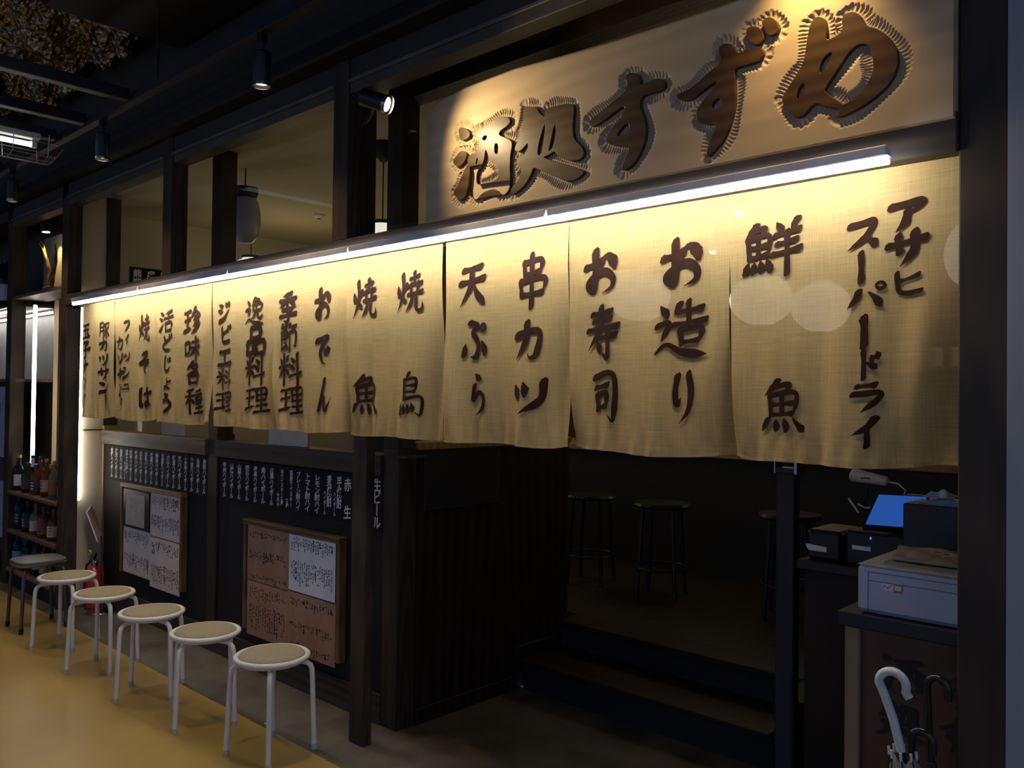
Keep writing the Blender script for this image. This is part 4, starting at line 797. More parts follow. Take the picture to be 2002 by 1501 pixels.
def sheet(x0, x1, z0, z1, y, mat, lab, grp, cols, seed, tilt=0.0, **kw):
    t = thing('menu_sheet', lab, 'menu sheet', ((x0 + x1) / 2, y, z0), grp)
    mb = MB(); n = 8
    for j in range(n + 1):
        z = z0 + (z1 - z0) * j / n; off = -tilt * (1 - j / n) ** 2
        mb.v += [(x0, y + off, z), (x1, y + off, z)]
    for j in range(n): mb.f.append((2 * j, 2 * j + 1, 2 * j + 3, 2 * j + 2))
    k = len(mb.v); mb.v += [(x, yy + 0.0012, z) for x, yy, z in mb.v]
    mb.f += [tuple(i + k for i in f[::-1]) for f in list(mb.f)]
    for j in range(n): mb.f += [(2 * j + 2, 2 * j, 2 * j + k, 2 * j + 2 + k), (2 * j + 1, 2 * j + 3, 2 * j + 3 + k, 2 * j + 1 + k)]
    mb.build('paper', mat, t)
    printing(t, x0, x1, z0, z1, y - 0.0012 - tilt * 0.0, cols, seed, **kw)
    return t
M_OLD = plain('greyish_menu_paper', (0.66, 0.59, 0.53), 0.8, 0, 0.06, 6)
b1 = thing('menu_board', 'oak framed menu board with white paper menus under the first plates', 'menu board', (-5.61, 2.49, 0.29))
MB().box(-6.055, -5.17, 2.485, 2.512, 0.292, 0.895).build('backing', M_VENEER, b1)
MB().box(-6.075, -5.15, 2.462, 2.512, 0.885, 0.915, 0.004).build('top_batten', wood('light_oak_batten', (0.20, 0.12, 0.05), (0.33, 0.21, 0.095), 'X', 10, 12, 0.5), b1)
MB().box(-5.172, -5.15, 2.468, 2.512, 0.292, 0.885, 0.003).build('side_batten', M_PINEV, b1)
MB().box(-6.075, -6.055, 2.468, 2.512, 0.292, 0.885, 0.003).build('side_batten', M_PINEV, b1)
f_ = thing('framed_notice', 'black framed yellowed notice on the oak framed menu board', 'framed notice', (-5.82, 2.476, 0.62))
MB().box(-6.035, -5.625, 2.472, 2.484, 0.615, 0.875, 0.002).build('frame', M_BLACK, f_)
MB().box(-5.99, -5.69, 2.470, 2.473, 0.632, 0.850).build('paper', plain('yellowed_paper', (0.46, 0.41, 0.33), 0.8), f_)
printing(f_, -5.99, -5.69, 0.632, 0.850, 2.4692, 9, 5, 0.0, ((0.1, 0.85),), 0.5)
sheet(-5.620, -5.180, 0.598, 0.882, 2.480, M_OLD, 'white paper menu, upper sheet on the oak framed board', 'white paper menus', 18, 11, blocks=((0.05, 0.38), (0.48, 0.9)))
sheet(-6.040, -5.610, 0.300, 0.610, 2.480, M_OLD, 'white paper menu below the black framed notice', 'white paper menus', 17, 12, blocks=((0.06, 0.36), (0.55, 0.9)))
sheet(-5.605, -5.178, 0.262, 0.590, 2.478, M_OLD, 'white paper menu with a red stamp, lowest sheet on the oak framed board', 'white paper menus', 17, 13, blocks=((0.06, 0.34), (0.52, 0.95)), red=0.2)
b2 = thing('menu_board', 'pine framed menu board with brown wood menus and one white sheet', 'menu board', (-3.93, 2.49, 0.22))
MB().box(-4.375, -3.475, 2.485, 2.512, 0.225, 0.815).build('backing', M_PINEV, b2)
MB().box(-4.390, -3.462, 2.462, 2.512, 0.812, 0.842, 0.003).build('top_batten', M_PINE, b2)
MB().box(-3.492, -3.464, 2.468, 2.512, 0.225, 0.812, 0.003).build('side_batten', M_PINEV, b2)
MB().box(-4.388, -4.366, 2.468, 2.512, 0.225, 0.812, 0.003).build('side_batten', M_PINEV, b2)
sheet(-4.358, -3.938, 0.505, 0.808, 2.480, M_VENEER, 'brown wood veneer menu, upper sheet on the pine framed board', 'brown wood menus', 16, 21, red=0.0, blocks=((0.08, 0.24), (0.42, 0.64), (0.85, 0.97)), weight=0.9)
sheet(-3.932, -3.512, 0.515, 0.818, 2.478, plain('bluish_white_paper', (0.84, 0.83, 0.83), 0.8, 0, 0.03), 'white handwritten menu sheet on the pine framed board', 'white paper menus', 19, 22, red=0.25, blocks=((0.05, 0.33), (0.46, 0.92)))
sheet(-4.356, -3.940, 0.200, 0.500, 2.480, M_VENEER, 'brown wood veneer menu, lower sheet towards the oak framed board', 'brown wood menus', 16, 23, red=0.0, blocks=((0.08, 0.35), (0.4, 0.9)), weight=0.85)
sheet(-3.936, -3.506, 0.195, 0.508, 2.478, M_VENEER, 'brown wood veneer menu hanging below the white sheet', 'brown wood menus', 16, 24, red=0.0, blocks=((0.08, 0.24), (0.46, 0.64), (0.8, 0.97)), weight=0.9)
# notices in the lower windows
nt_ = MB().box(-4.215, -3.83, 2.515, 2.52, 1.268, 1.50, 0.001).build('window_notice', plain('pale_blue_card', (0.40, 0.42, 0.47), 0.8)); tag(nt_, 'blank pale card standing on the dark sill behind the curtain', 'card')
pc = MB().box(-5.55, -5.22, 2.515, 2.52, 1.268, 1.45, 0.001).build('window_notice', plain('grey_card', (0.30, 0.29, 0.27), 0.9)); tag(pc, 'blank grey card standing on the worn sill behind the curtain', 'card')

# ================================================================== SHELF WITH BOTTLES
sh = thing('bottle_shelf', 'dark shelf unit with wooden boards full of bottles', 'shelf', (-7.0, 2.38, 0))
MB().box(-7.60, -6.54, 2.22, 2.54, 0.0, 0.10).build('plinth', M_PANEL, sh)
for z in (0.747, 0.442, 0.135): MB().box(-7.608, -6.535, 2.20, 2.53, z - 0.028, z, 0.003).build('shelf_board', M_SHELF, sh)
MB().box(-7.608, -6.535, 2.532, 2.545, 0.0, 0.74).build('back_panel', M_PANEL, sh)
MB().box(-7.608, -6.535, 2.215, 2.46, 2.285, 2.31, 0.003).build('ledge', M_SHELF, sh)
oak2 = struct(MB().box(-7.42, -7.32, 2.46, 2.52, 0.75, 2.285).build('trim_20', M_OAK), 'light oak upright behind the front post')
bcols = [('amber_glass', (0.32, 0.10, 0.02)), ('dark_glass', (0.015, 0.015, 0.02)), ('green_glass', (0.03, 0.06, 0.02)), ('clear_glass', (0.30, 0.26, 0.18)), ('whisky_glass', (0.22, 0.08, 0.02)), ('blue_glass', (0.03, 0.04, 0.10))]
lcols = [('cream_label', (0.50, 0.44, 0.33)), ('white_label', (0.55, 0.55, 0.58)), ('dark_label', (0.04, 0.03, 0.03)), ('red_label', (0.25, 0.07, 0.03)), ('blue_label', (0.25, 0.30, 0.45)), ('tan_label', (0.40, 0.30, 0.17))]
ccols = [('black_cap', (0.02, 0.02, 0.02)), ('gold_cap', (0.35, 0.22, 0.07)), ('red_cap', (0.2, 0.03, 0.02))]
def make_bottle(kind, ci, li, ki):
    t = thing('bottle', 'x', 'bottle', (0, 0, 0))
    if kind == 0: pr = [(0.036, 0), (0.040, 0.004), (0.040, 0.165), (0.034, 0.190), (0.015, 0.215), (0.0135, 0.262)]; cap = (0.262, 0.285, 0.0155); lz = (0.04, 0.13)
    elif kind == 1: pr = [(0.042, 0), (0.046, 0.004), (0.046, 0.130), (0.040, 0.155), (0.016, 0.178), (0.0145, 0.205)]; cap = (0.205, 0.235, 0.018); lz = (0.03, 0.11)
    else: pr = [(0.047, 0), (0.051, 0.005), (0.051, 0.25), (0.043, 0.29), (0.018, 0.345), (0.016, 0.385)]; cap = (0.385, 0.405, 0.018); lz = (0.06, 0.20)
    smooth_by_angle(MB().lathe([(0, 0)] + pr + [(0, pr[-1][1])], n=18).build('glass_body', glass_bottle(*bcols[ci]), t), 50)
    R = max(p[0] for p in pr) + 0.0008
    lb = MB(); n = 14
    for k in range(n + 1):
        a = -PI / 2 + 0.35 + (k / n - 0.5) * 3.4; lb.v += [(R * math.cos(a), R * math.sin(a), lz[0]), (R * math.cos(a), R * math.sin(a), lz[1])]
    for k in range(n): lb.f.append((2 * k, 2 * k + 2, 2 * k + 3, 2 * k + 1))
    lo = lb.build('label', plain(lcols[li][0], lcols[li][1], 0.7), t)
    ink = MB()
    for k in range(3):
        a = -PI / 2 + 0.35; zc = lz[1] - (k + 0.7) * (lz[1] - lz[0]) / 3.6; hs = (lz[1] - lz[0]) / 9
        for (da, dz, wa, hz) in ((0, 0, 0.22, 0.35), (0.05, -0.3, 0.06, 1.0), (-0.12, 0.4, 0.12, 0.3)):
            p = lambda aa, zz: ((R + 0.0006) * math.cos(aa), (R + 0.0006) * math.sin(aa), zz)
            c0 = a + da; z_ = zc + dz * hs
            ink.quad(p(c0 - wa, z_ - hz * hs * 0.5), p(c0 + wa, z_ - hz * hs * 0.5), p(c0 + wa, z_ + hz * hs * 0.5), p(c0 - wa, z_ + hz * hs * 0.5))
    ink.build('brush_mark', M_INK if li != 2 else M_CHALK, lo)
    smooth_by_angle(MB().lathe([(0, cap[0]), (cap[2], cap[0]), (cap[2], cap[1]), (0, cap[1])], n=14).build('cap', plain(ccols[ki][0], ccols[ki][1], 0.35), t), 40)
    return t
rb_ = random.Random(31)
rows = [(0.747, 'upper', [0, 0, 1, 0, 1, 1, 0, 1, 0, 0, 1], [1, 1, 2, 0, 4, 3, 4, 1, 3, 4, 0], [1, 0, 2, 5, 2, 0, 5, 2, 3, 3, 0]),
        (0.442, 'middle', [0, 0, 1, 0, 1, 0, 1, 0, 1, 0, 1], [5, 1, 5, 1, 3, 4, 0, 3, 4, 3, 1], [2, 2, 2, 1, 0, 0, 3, 5, 0, 5, 0]),
        (0.135, 'lowest', [0, 0, 0, 1, 0, 1, 0, 1, 0, 1, 0], [5, 5, 1, 1, 2, 1, 4, 5, 1, 1, 2], [4, 4, 4, 2, 0, 2, 5, 2, 2, 0, 2])]
cn = {0: 'amber', 1: 'dark', 2: 'green', 3: 'clear', 4: 'brown', 5: 'blue'}; ln = {0: 'cream', 1: 'white', 2: 'black', 3: 'red', 4: 'pale', 5: 'tan'}
for z, nm, kds, cis, lis in rows:
    for i, (kd, ci, li) in enumerate(zip(kds, cis, lis)):
        o = make_bottle(kd, ci, li, (i * 2 + ci) % 3); x = -7.55 + i * 0.098; y = 2.265 + 0.06 * (i % 2) + rb_.uniform(0, 0.02)
        o.location = (x, y, z); o.rotation_euler[2] = rb_.uniform(-0.5, 0.5)
        tag(o, '%s glass bottle with %s label, %s on the %s shelf from the far post' % (cn[ci], ln[li], ordinal(i), nm), 'bottle', 'bottles on the %s shelf board' % nm)
# upright strip lamps
def strip(x, y, z0, z1, lab, r=0.013):
    t = thing('strip_lamp', lab, 'lamp', (x, y, z0), 'upright strip lamps')
    MB().box(x - 0.016, x - 0.008, y - 0.014, y + 0.014, z0 - 0.01, z1 + 0.01).build('channel', M_WHITE, t)
    MB().tube([(x, y, z0), (x, y, z1)], r, 12).build('tube', M_STRIP, t)
strip(-6.474, 2.328, 0.765, 2.225, 'upright white strip lamp between the front post and the curtain')
strip(-7.50, 2.345, 0.93, 2.235, 'upright white strip lamp above the bottle shelf')
# driftwood on the ledge
dw = thing('driftwood', 'pair of curved driftwood branches on a small wood block', 'driftwood', (-7.150, 2.34, 2.31))
M_DRIFT = wood('golden_driftwood', (0.16, 0.09, 0.03), (0.36, 0.22, 0.08), 'Z', 22, 5, 0.5, 0.5)
MB().box(-7.22, -7.08, 2.30, 2.38, 2.31, 2.36, 0.006).build('block', M_SHELF, dw)
smooth_by_angle(MB().tube([(-7.170, 2.34, 2.35), (-7.195, 2.34, 2.42), (-7.200, 2.34, 2.50), (-7.220, 2.33, 2.58), (-7.270, 2.32, 2.66), (-7.340, 2.31, 2.72)], [0.022, 0.022, 0.018, 0.013, 0.009, 0.003], 10).build('branch', M_DRIFT, dw), 60)
MB().tube([(-7.230, 2.33, 2.60), (-7.290, 2.33, 2.70), (-7.380, 2.32, 2.76)], [0.009, 0.006, 0.002], 8).build('branch', M_DRIFT, dw)
smooth_by_angle(MB().tube([(-7.150, 2.34, 2.35), (-7.135, 2.34, 2.42), (-7.090, 2.34, 2.49), (-7.050, 2.34, 2.55), (-7.045, 2.34, 2.62), (-7.080, 2.34, 2.69)], [0.024, 0.022, 0.017, 0.013, 0.009, 0.003], 10).build('branch', M_DRIFT, dw), 60)
MB().tube([(-7.140, 2.34, 2.385), (-7.090, 2.34, 2.395), (-7.040, 2.33, 2.425)], [0.012, 0.009, 0.004], 8).build('branch', M_DRIFT, dw)
bk = MB().box(-7.60, -6.90, 2.43, 2.45, 2.31, 2.80, 0.003).build('niche_panel', plain('niche_cream', (0.46, 0.38, 0.24), 0.7), sh)
t = thing('niche_spotlight', 'black spotlight shining down on the driftwood', 'spotlight', (-7.260, 2.31, 2.80))
MB().tube([(-7.220, 2.31, 3.02), (-7.240, 2.31, 2.93)], 0.008, 8).build('neck', M_BLACK, t)
smooth_by_angle(MB().tube([(-7.255, 2.31, 2.945), (-7.250, 2.31, 2.94), (-7.235, 2.325, 2.80)], [0.026, 0.034, 0.034], 20).build('barrel', M_BLACK, t))
MB().tube([(-7.234, 2.325, 2.799), (-7.234, 2.325, 2.796)], 0.028, 18).build('lens', M_LENS, t)
spot_light('niche_beam', (-7.225, 2.33, 2.785), (-7.22, 2.43, 2.42), 10, 70, (1.0, 0.74, 0.36), 0.5, 0.01)
# far shelf at the edge of view
fs = thing('far_shelf', 'dark wall shelf with lamps under it and large bottles on it', 'shelf', (-8.5, 2.45, 2.23))
MB().box(-9.6, -7.605, 2.24, 2.61, 2.235, 2.26, 0.002).build('shelf_board', M_POST, fs)
MB().box(-9.6, -7.605, 2.24, 2.61, 1.62, 1.645, 0.002).build('shelf_board', M_SHELF, fs)
MB().box(-9.6, -7.62, 2.255, 2.272, 2.195, 2.212).build('strip_light', M_STRIP, fs)
MB().box(-9.6, -7.62, 2.50, 2.517, 2.195, 2.212).build('strip_light', M_STRIP, fs)
MB().box(-9.6, -7.605, 2.60, 2.612, 1.645, 2.2).build('back_panel', plain('grey_panel', (0.25, 0.24, 0.23), 0.6), fs)
for i, (x, ci, li) in enumerate(((-8.45, 1, 5), (-8.32, 1, 5), (-8.19, 1, 1))):
    o = make_bottle(2, ci, li, 0); o.location = (x, 2.32, 2.26); tag(o, 'large dark sake bottle with %s label on the far shelf, %s from the end' % (ln[li], ordinal(i)), 'bottle', 'large bottles on the far shelf')
for i, (x0_, x1_, z0_, z1_, c) in enumerate(((-8.9, -7.93, 0.98, 1.58, (0.36, 0.38, 0.47)), (-8.9, -7.93, 0.30, 0.78, (0.30, 0.33, 0.44)))):
    o = thing('wall_poster', ['pale blue grey poster under the far shelf', 'lower pale blue poster near the floor by the far post'][i], 'poster', ((x0_ + x1_) / 2, 2.60, z0_))
    MB().box(x0_, x1_, 2.30, 2.306, z0_, z1_).build('paper', plain('poster_paper_%d' % i, c, 0.7), o)
    printing(o, x0_, x1_, z0_, z1_, 2.2992, 14, 70 + i, 0.0, ((0.2, 0.6), (0.7, 0.9)), 0.5)

# ================================================================== FIRE EXTINGUISHER, NOTICE STAND
ex = thing('fire_extinguisher', 'red fire extinguisher with a black hose and yellow ring by the white wall', 'fire extinguisher', (-6.33, 2.40, 0))
M_RED = plain('glossy_red', (0.38, 0.025, 0.012), 0.25, 0, 0.05)
smooth_by_angle(MB().lathe([(0, 0.0), (0.052, 0.0), (0.062, 0.012), (0.064, 0.02), (0.064, 0.24), (0.056, 0.275), (0.032, 0.296), (0.020, 0.300), (0, 0.302)], (-6.33, 2.40, 0), 28).build('cylinder', M_RED, ex), 50)
MB().lathe([(0, 0.30), (0.018, 0.30), (0.020, 0.325), (0.014, 0.345), (0, 0.345)], (-6.33, 2.40, 0), 14).build('valve', M_CHROME, ex)
MB().tube([(-6.35, 2.40, 0.335), (-6.29, 2.39, 0.352), (-6.235, 2.385, 0.345)], 0.006, 8).build('carry_handle', M_BLACK, ex)
MB().tube([(-6.34, 2.40, 0.348), (-6.29, 2.39, 0.385), (-6.245, 2.38, 0.412)], [0.009, 0.007, 0.004], 8).build('squeeze_lever', M_BLACK, ex)
rg = [(-6.355 + 0.017 * math.cos(a), 2.375, 0.392 + 0.017 * math.sin(a)) for a in np.linspace(0, 2 * PI, 17)]
MB().tube(rg, 0.006, 8).build('safety_ring', plain('yellow_plastic', (0.60, 0.34, 0.02), 0.4), ex)
MB().tube([(-6.365, 2.385, 0.33), (-6.40, 2.37, 0.30), (-6.402, 2.36, 0.2), (-6.398, 2.355, 0.08)], 0.008, 8).build('hose', M_RUBBER, ex)
MB().box(-6.348, -6.315, 2.334, 2.3375, 0.255, 0.268).build('sticker', M_PAPER, ex)
ns = thing('notice_stand', 'slanted white edged notice on a thin floor stand by the oak post', 'sign stand', (-6.18, 2.40, 0))
MB().lathe([(0, 0), (0.11, 0), (0.112, 0.006), (0.10, 0.012), (0, 0.012)], (-6.18, 2.40, 0), 28).build('base', M_CHROME, ns)
MB().tube([(-6.18, 2.40, 0.01), (-6.20, 2.41, 0.25), (-6.27, 2.415, 0.52)], 0.007, 8).build('pole', M_STEEL, ns)
bd = MB(); A_ = [(-6.50, 2.43, 0.705), (-6.395, 2.36, 0.680), (-6.265, 2.39, 0.480), (-6.37, 2.46, 0.505)]
bd.v = A_ + [(x + 0.004, y + 0.004, z + 0.006) for x, y, z in A_]; bd.f = [(0, 3, 2, 1), (4, 5, 6, 7), (0, 1, 5, 4), (1, 2, 6, 5), (2, 3, 7, 6), (3, 0, 4, 7)]
bd.build('board', plain('pinkish_notice', (0.36, 0.24, 0.22), 0.6), ns)
MB().tube([A_[0], A_[1], A_[2]], 0.004, 6).build('edge', M_WHITE, ns)
crumb = MB().box(-3.567, -3.550, 2.13, 2.14, 0.0, 0.004, 0.001).build('paper_scrap', M_PAPER); tag(crumb, 'tiny white paper scrap on the concrete strip', 'paper scrap')

# ================================================================== ENTRANCE: blackboard, door post, till counter
bb = MB().box(-3.058, -3.046, 2.65, 3.17, 1.0, 1.288, 0.003).build('blank_board', plain('dull_black_board', (0.010, 0.010, 0.012), 0.7)); tag(bb, 'blank black board on the brown half wall beside the entrance', 'board')
jp = thing('door_post', 'short dark post with a metal bracket between entrance and till', 'post', (-1.53, 3.28, 0))
MB().box(-1.566, -1.490, 3.24, 3.295, 0.0, 1.255, 0.004).build('shaft', wood('blue_black_post', (0.022, 0.024, 0.028), (0.040, 0.042, 0.047), 'Z', 12, 14, 0.55), jp)
MB().box(-1.570, -1.486, 3.236, 3.299, 1.255, 1.275).build('bracket', M_STEEL, jp)
MB().box(-1.573, -1.568, 3.234, 3.301, 1.252, 1.30).build('bracket_lip', M_CHROME, jp)
MB().box(-1.488, -1.477, 3.234, 3.301, 1.252, 1.30).build('bracket_lip', M_CHROME, jp)
tc_ = thing('till_counter', 'dark till counter with brown wood front beside the entrance', 'counter', (-1.0, 3.3, 0))
MB().box(-1.345, 0.6, 3.02, 3.60, 0.0, 0.93).build('body', wood('counter_brown', (0.006, 0.004, 0.0035), (0.022, 0.013, 0.008), 'Z', 5, 8, 0.5), tc_)
MB().box(-1.365, 0.6, 2.99, 3.62, 0.93, 0.965, 0.004).build('top', plain('counter_black_top', (0.010, 0.010, 0.012), 0.55), tc_)
rp_ = thing('receipt_printer', 'black receipt printer with a torn white label at the counter corner', 'printer', (-1.30, 3.13, 0.965))
MB().box(-1.345, -1.215, 3.03, 3.24, 0.965, 1.075, 0.012).build('case', M_BLACK, rp_)
MB().prism([(-1.345, 1.012), (-1.335, 0.998), (-1.268, 0.998), (-1.268, 1.016), (-1.345, 1.021)], 3.0275, 3.0295).build('label', M_PAPER, rp_)
po = thing('cash_register', 'black cash register with tilted glowing blue screen', 'cash register', (-1.08, 3.15, 0.965))
MB().box(-1.205, -0.985, 3.04, 3.42, 0.965, 1.085, 0.008).build('drawer', M_BLACK, po)
MB().box(-1.18, -1.115, 3.0375, 3.0395, 1.020, 1.035).build('label', M_PAPER, po)
MB().box(-1.118, -1.113, 3.038, 3.0395, 1.062, 1.070).build('power_light', emit('blue_led', (0.03, 0.08, 1.0), 3.0), po)
sc_ = MB(); A_ = [(-1.150, 3.05, 1.105), (-0.97, 3.05, 1.112), (-0.97, 3.19, 1.215), (-1.150, 3.19, 1.208)]
sc_.v = A_ + [(x, y + 0.012, z - 0.018) for x, y, z in A_]; sc_.f = [(0, 1, 2, 3), (7, 6, 5, 4), (0, 4, 5, 1), (1, 5, 6, 2), (2, 6, 7, 3), (3, 7, 4, 0)]
so = sc_.build('screen_case', M_BLACK, po)
MB().quad((-1.140, 3.0545, 1.111), (-0.975, 3.0545, 1.117), (-0.975, 3.183, 1.2125), (-1.140, 3.183, 1.2065)).build('screen', emit('blue_screen', (0.035, 0.14, 0.62), 0.55), so)
MB().box(-1.10, -1.03, 3.16, 3.20, 1.085, 1.19).build('screen_stand', M_BLACK, po)
MB().box(-1.05, -0.98, 3.20, 3.23, 1.205, 1.214).build('card_slot', M_CHROME, po)
sn = thing('hand_scanner', 'white hand scanner on a thin black neck above the register', 'scanner', (-1.17, 3.25, 0.965))
smooth_by_angle(MB().tube([(-1.262, 3.24, 1.268), (-1.255, 3.24, 1.266), (-1.22, 3.24, 1.262), (-1.17, 3.24, 1.256), (-1.135, 3.24, 1.251), (-1.127, 3.24, 1.250)], [0.021, 0.025, 0.0235, 0.020, 0.018, 0.010], 16).build('body', plain('scanner_white', (0.52, 0.50, 0.50), 0.4), sn), 60)
MB().box(-1.218, -1.185, 3.2155, 3.218, 1.257, 1.262).build('badge', M_BLACK, sn)
MB().tube([(-1.128, 3.24, 1.25), (-1.09, 3.24, 1.245), (-1.065, 3.24, 1.222), (-1.075, 3.24, 1.195), (-1.12, 3.235, 1.178), (-1.16, 3.23, 1.155), (-1.20, 3.22, 1.148), (-1.23, 3.22, 1.16)], 0.0032, 6).build('cord', M_WHITE, sn)
MB().tube([(-1.22, 3.25, 0.965), (-1.22, 3.25, 1.1), (-1.20, 3.245, 1.245)], 0.005, 8).build('neck', M_BLACK, sn)
MB().tube([(-1.265, 3.22, 1.178), (-1.225, 3.215, 1.128)], 0.004, 6).build('plug', M_WHITE, sn)
bx = MB().box(-0.995, -0.55, 3.00, 3.26, 0.965, 1.205, 0.004).build('black_box', plain('satin_black_box', (0.022, 0.022, 0.026), 0.45)); tag(bx, 'large black box beside the register with masks on top', 'box')
def crumple(name, x0, x1, y0, y1, z, h, seed, mat, lab, cat, n=18):
    r = np.random.RandomState(seed); mb = MB()
    for i in range(n + 1):
        for j in range(n + 1):
            u, v = i / n, j / n; e = min(u, 1 - u, v, 1 - v) * 4; e = min(1, e)
            mb.v.append((x0 + (x1 - x0) * (u + 0.03 * math.sin(9 * v + seed)), y0 + (y1 - y0) * (v + 0.04 * math.sin(7 * u + seed)), z + 0.002 + h * e * (0.6 + 0.25 * math.sin(11 * u + 5 * v + seed) + 0.2 * math.sin(17 * v - 6 * u)) + r.rand() * h * 0.08))
    for i in range(n):
        for j in range(n): a = i * (n + 1) + j; mb.f.append((a, a + n + 1, a + n + 2, a + 1))
    k = len(mb.v); mb.v += [(x, y, z + 0.0005) for x, y, _ in mb.v]; mb.f += [tuple(q + k for q in f[::-1]) for f in list(mb.f)]
    bo = [i * (n + 1) for i in range(n + 1)] + [n * (n + 1) + j for j in range(1, n + 1)] + [i * (n + 1) + n for i in range(n - 1, -1, -1)] + [j for j in range(n - 1, 0, -1)]
    mb.f += [(bo[i], bo[(i + 1) % len(bo)], bo[(i + 1) % len(bo)] + k, bo[i] + k) for i in range(len(bo))]
    return tag(mb.build(name, mat, smooth=True), lab, cat)
crumple('face_mask', -0.955, -0.72, 3.01, 3.14, 1.205, 0.016, 2, plain('mask_blue', (0.15, 0.38, 0.78), 0.8, 0, 0.2, 30), 'pleated blue face mask lying on the black box', 'mask')
crumple('face_mask', -0.945, -0.86, 3.05, 3.15, 1.224, 0.022, 5, plain('mask_pale', (0.45, 0.58, 0.80), 0.8, 0, 0.1, 30), 'pale folded mask on top of the blue mask', 'mask')

# white printer on its stand
ps = thing('sign_stand', 'wooden stand with dark top and black brush characters under the white printer', 'stand', (-0.7, 2.62, 0))
MB().box(-0.985, -0.46, 2.43, 2.86, 0.905, 0.946, 0.003).build('top', plain('stand_black_top', (0.014, 0.014, 0.017), 0.5), ps)
M_STANDW = wood('stand_brown_panel', (0.085, 0.045, 0.030), (0.130, 0.075, 0.048), 'Z', 6, 12, 0.5)
MB().box(-0.968, -0.925, 2.44, 2.50, 0.0, 0.905, 0.004).build('leg', wood('stand_pale_leg', (0.22, 0.165, 0.10), (0.30, 0.23, 0.145), 'Z', 8, 14, 0.5), ps)
MB().box(-0.925, -0.46, 2.455, 2.47, 0.0, 0.905).build('panel', M_STANDW, ps)
MB().box(-0.968, -0.46, 2.80, 2.85, 0.0, 0.905).build('back_panel', M_STANDW, ps)
def stamp(n, x0, x1, z0, z1):
    O = [P for a, k_, P in polys if a == n and k_ == 'o']; Hs = [P for a, k_, P in polys if a == n and k_ == 'h']; al = np.concatenate(O)
    mn, mx = al.min(0), al.max(0); tr = lambda P: [(x0 + (p[0] - mn[0]) / (mx[0] - mn[0]) * (x1 - x0), z0 + (p[1] - mn[1]) / (mx[1] - mn[1]) * (z1 - z0)) for p in P]
    cu = bpy.data.curves.new('st', 'CURVE'); cu.dimensions = '2D'; cu.fill_mode = 'BOTH'; cu.extrude = 0.001
    for P in [tr(P) for P in O + Hs]:
        sp = cu.splines.new('POLY'); sp.points.add(len(P) - 1)
        for q, (x, z) in zip(sp.points, P): q.co = (x, z, 0, 1)
        sp.use_cyclic_u = True
    o = bpy.data.objects.new('st', cu); COL.objects.link(o); dg = bpy.context.evaluated_depsgraph_get()
    me = bpy.data.meshes.new_from_object(o.evaluated_get(dg)); bpy.data.objects.remove(o); bpy.data.curves.remove(cu)
    mb = MB(); mb.v = [(v.co.x, 2.4535 - v.co.z, v.co.y) for v in me.vertices]; mb.f = [tuple(p.vertices)[::-1] for p in me.polygons]; bpy.data.meshes.remove(me)
    mb.build('brush_character', M_INK, ps)
stamp('酒', -0.878, -0.752, 0.735, 0.842); stamp('処', -0.882, -0.752, 0.615, 0.722)
stamp('す', -0.720, -0.630, 0.735, 0.835); stamp('ず', -0.720, -0.630, 0.620, 0.725)
wp = thing('white_printer', 'white boxy printer with small orange sticker on the wooden stand', 'printer', (-0.7, 2.65, 0.946))
M_PRN = plain('printer_white', (0.46, 0.50, 0.60), 0.4, 0, 0.02)  # white casing, with the bluish cast of the light put into its colour
MB().box(-0.938, -0.47, 2.45, 2.80, 0.948, 1.083, 0.012).build('case', M_PRN, wp)
MB().box(-0.936, -0.47, 2.452, 2.80, 1.0815, 1.0845, 0.001).build('lid', plain('printer_cream', (0.50, 0.45, 0.36), 0.5), wp)
for (a, b_, c, d) in ((-0.905, -0.47, 1.0640, 1.0654), (-0.905, -0.47, 1.0400, 1.0414), (-0.9065, -0.905, 0.951, 1.066)): MB().box(a, b_, 2.4492, 2.4515, c, d).build('seam', plain('seam_grey', (0.06, 0.06, 0.07), 0.6), wp)
MB().box(-0.868, -0.812, 2.4490, 2.4503, 1.020, 1.0385).build('sticker', M_PAPER, wp)
k_ = MB().box(-0.836, -0.812, 2.4486, 2.4495, 1.018, 1.0385).build('orange_sticker', plain('orange_sticker_print', (0.50, 0.14, 0.03), 0.6), wp)
MB().box(-0.833, -0.815, 2.4482, 2.4488, 1.0235, 1.0365).build('sticker_centre', M_PAPER, k_)
MB().tube([(-0.866, 2.4487, 1.024), (-0.860, 2.4487, 1.034), (-0.852, 2.4487, 1.026), (-0.842, 2.4487, 1.036)], 0.0009, 5).build('sticker_line', M_REDINK, wp)
MB().prism([(-0.952, 1.058), (-0.936, 1.070), (-0.936, 1.045)], 2.50, 2.56).build('paper_tab', M_PRN, wp)
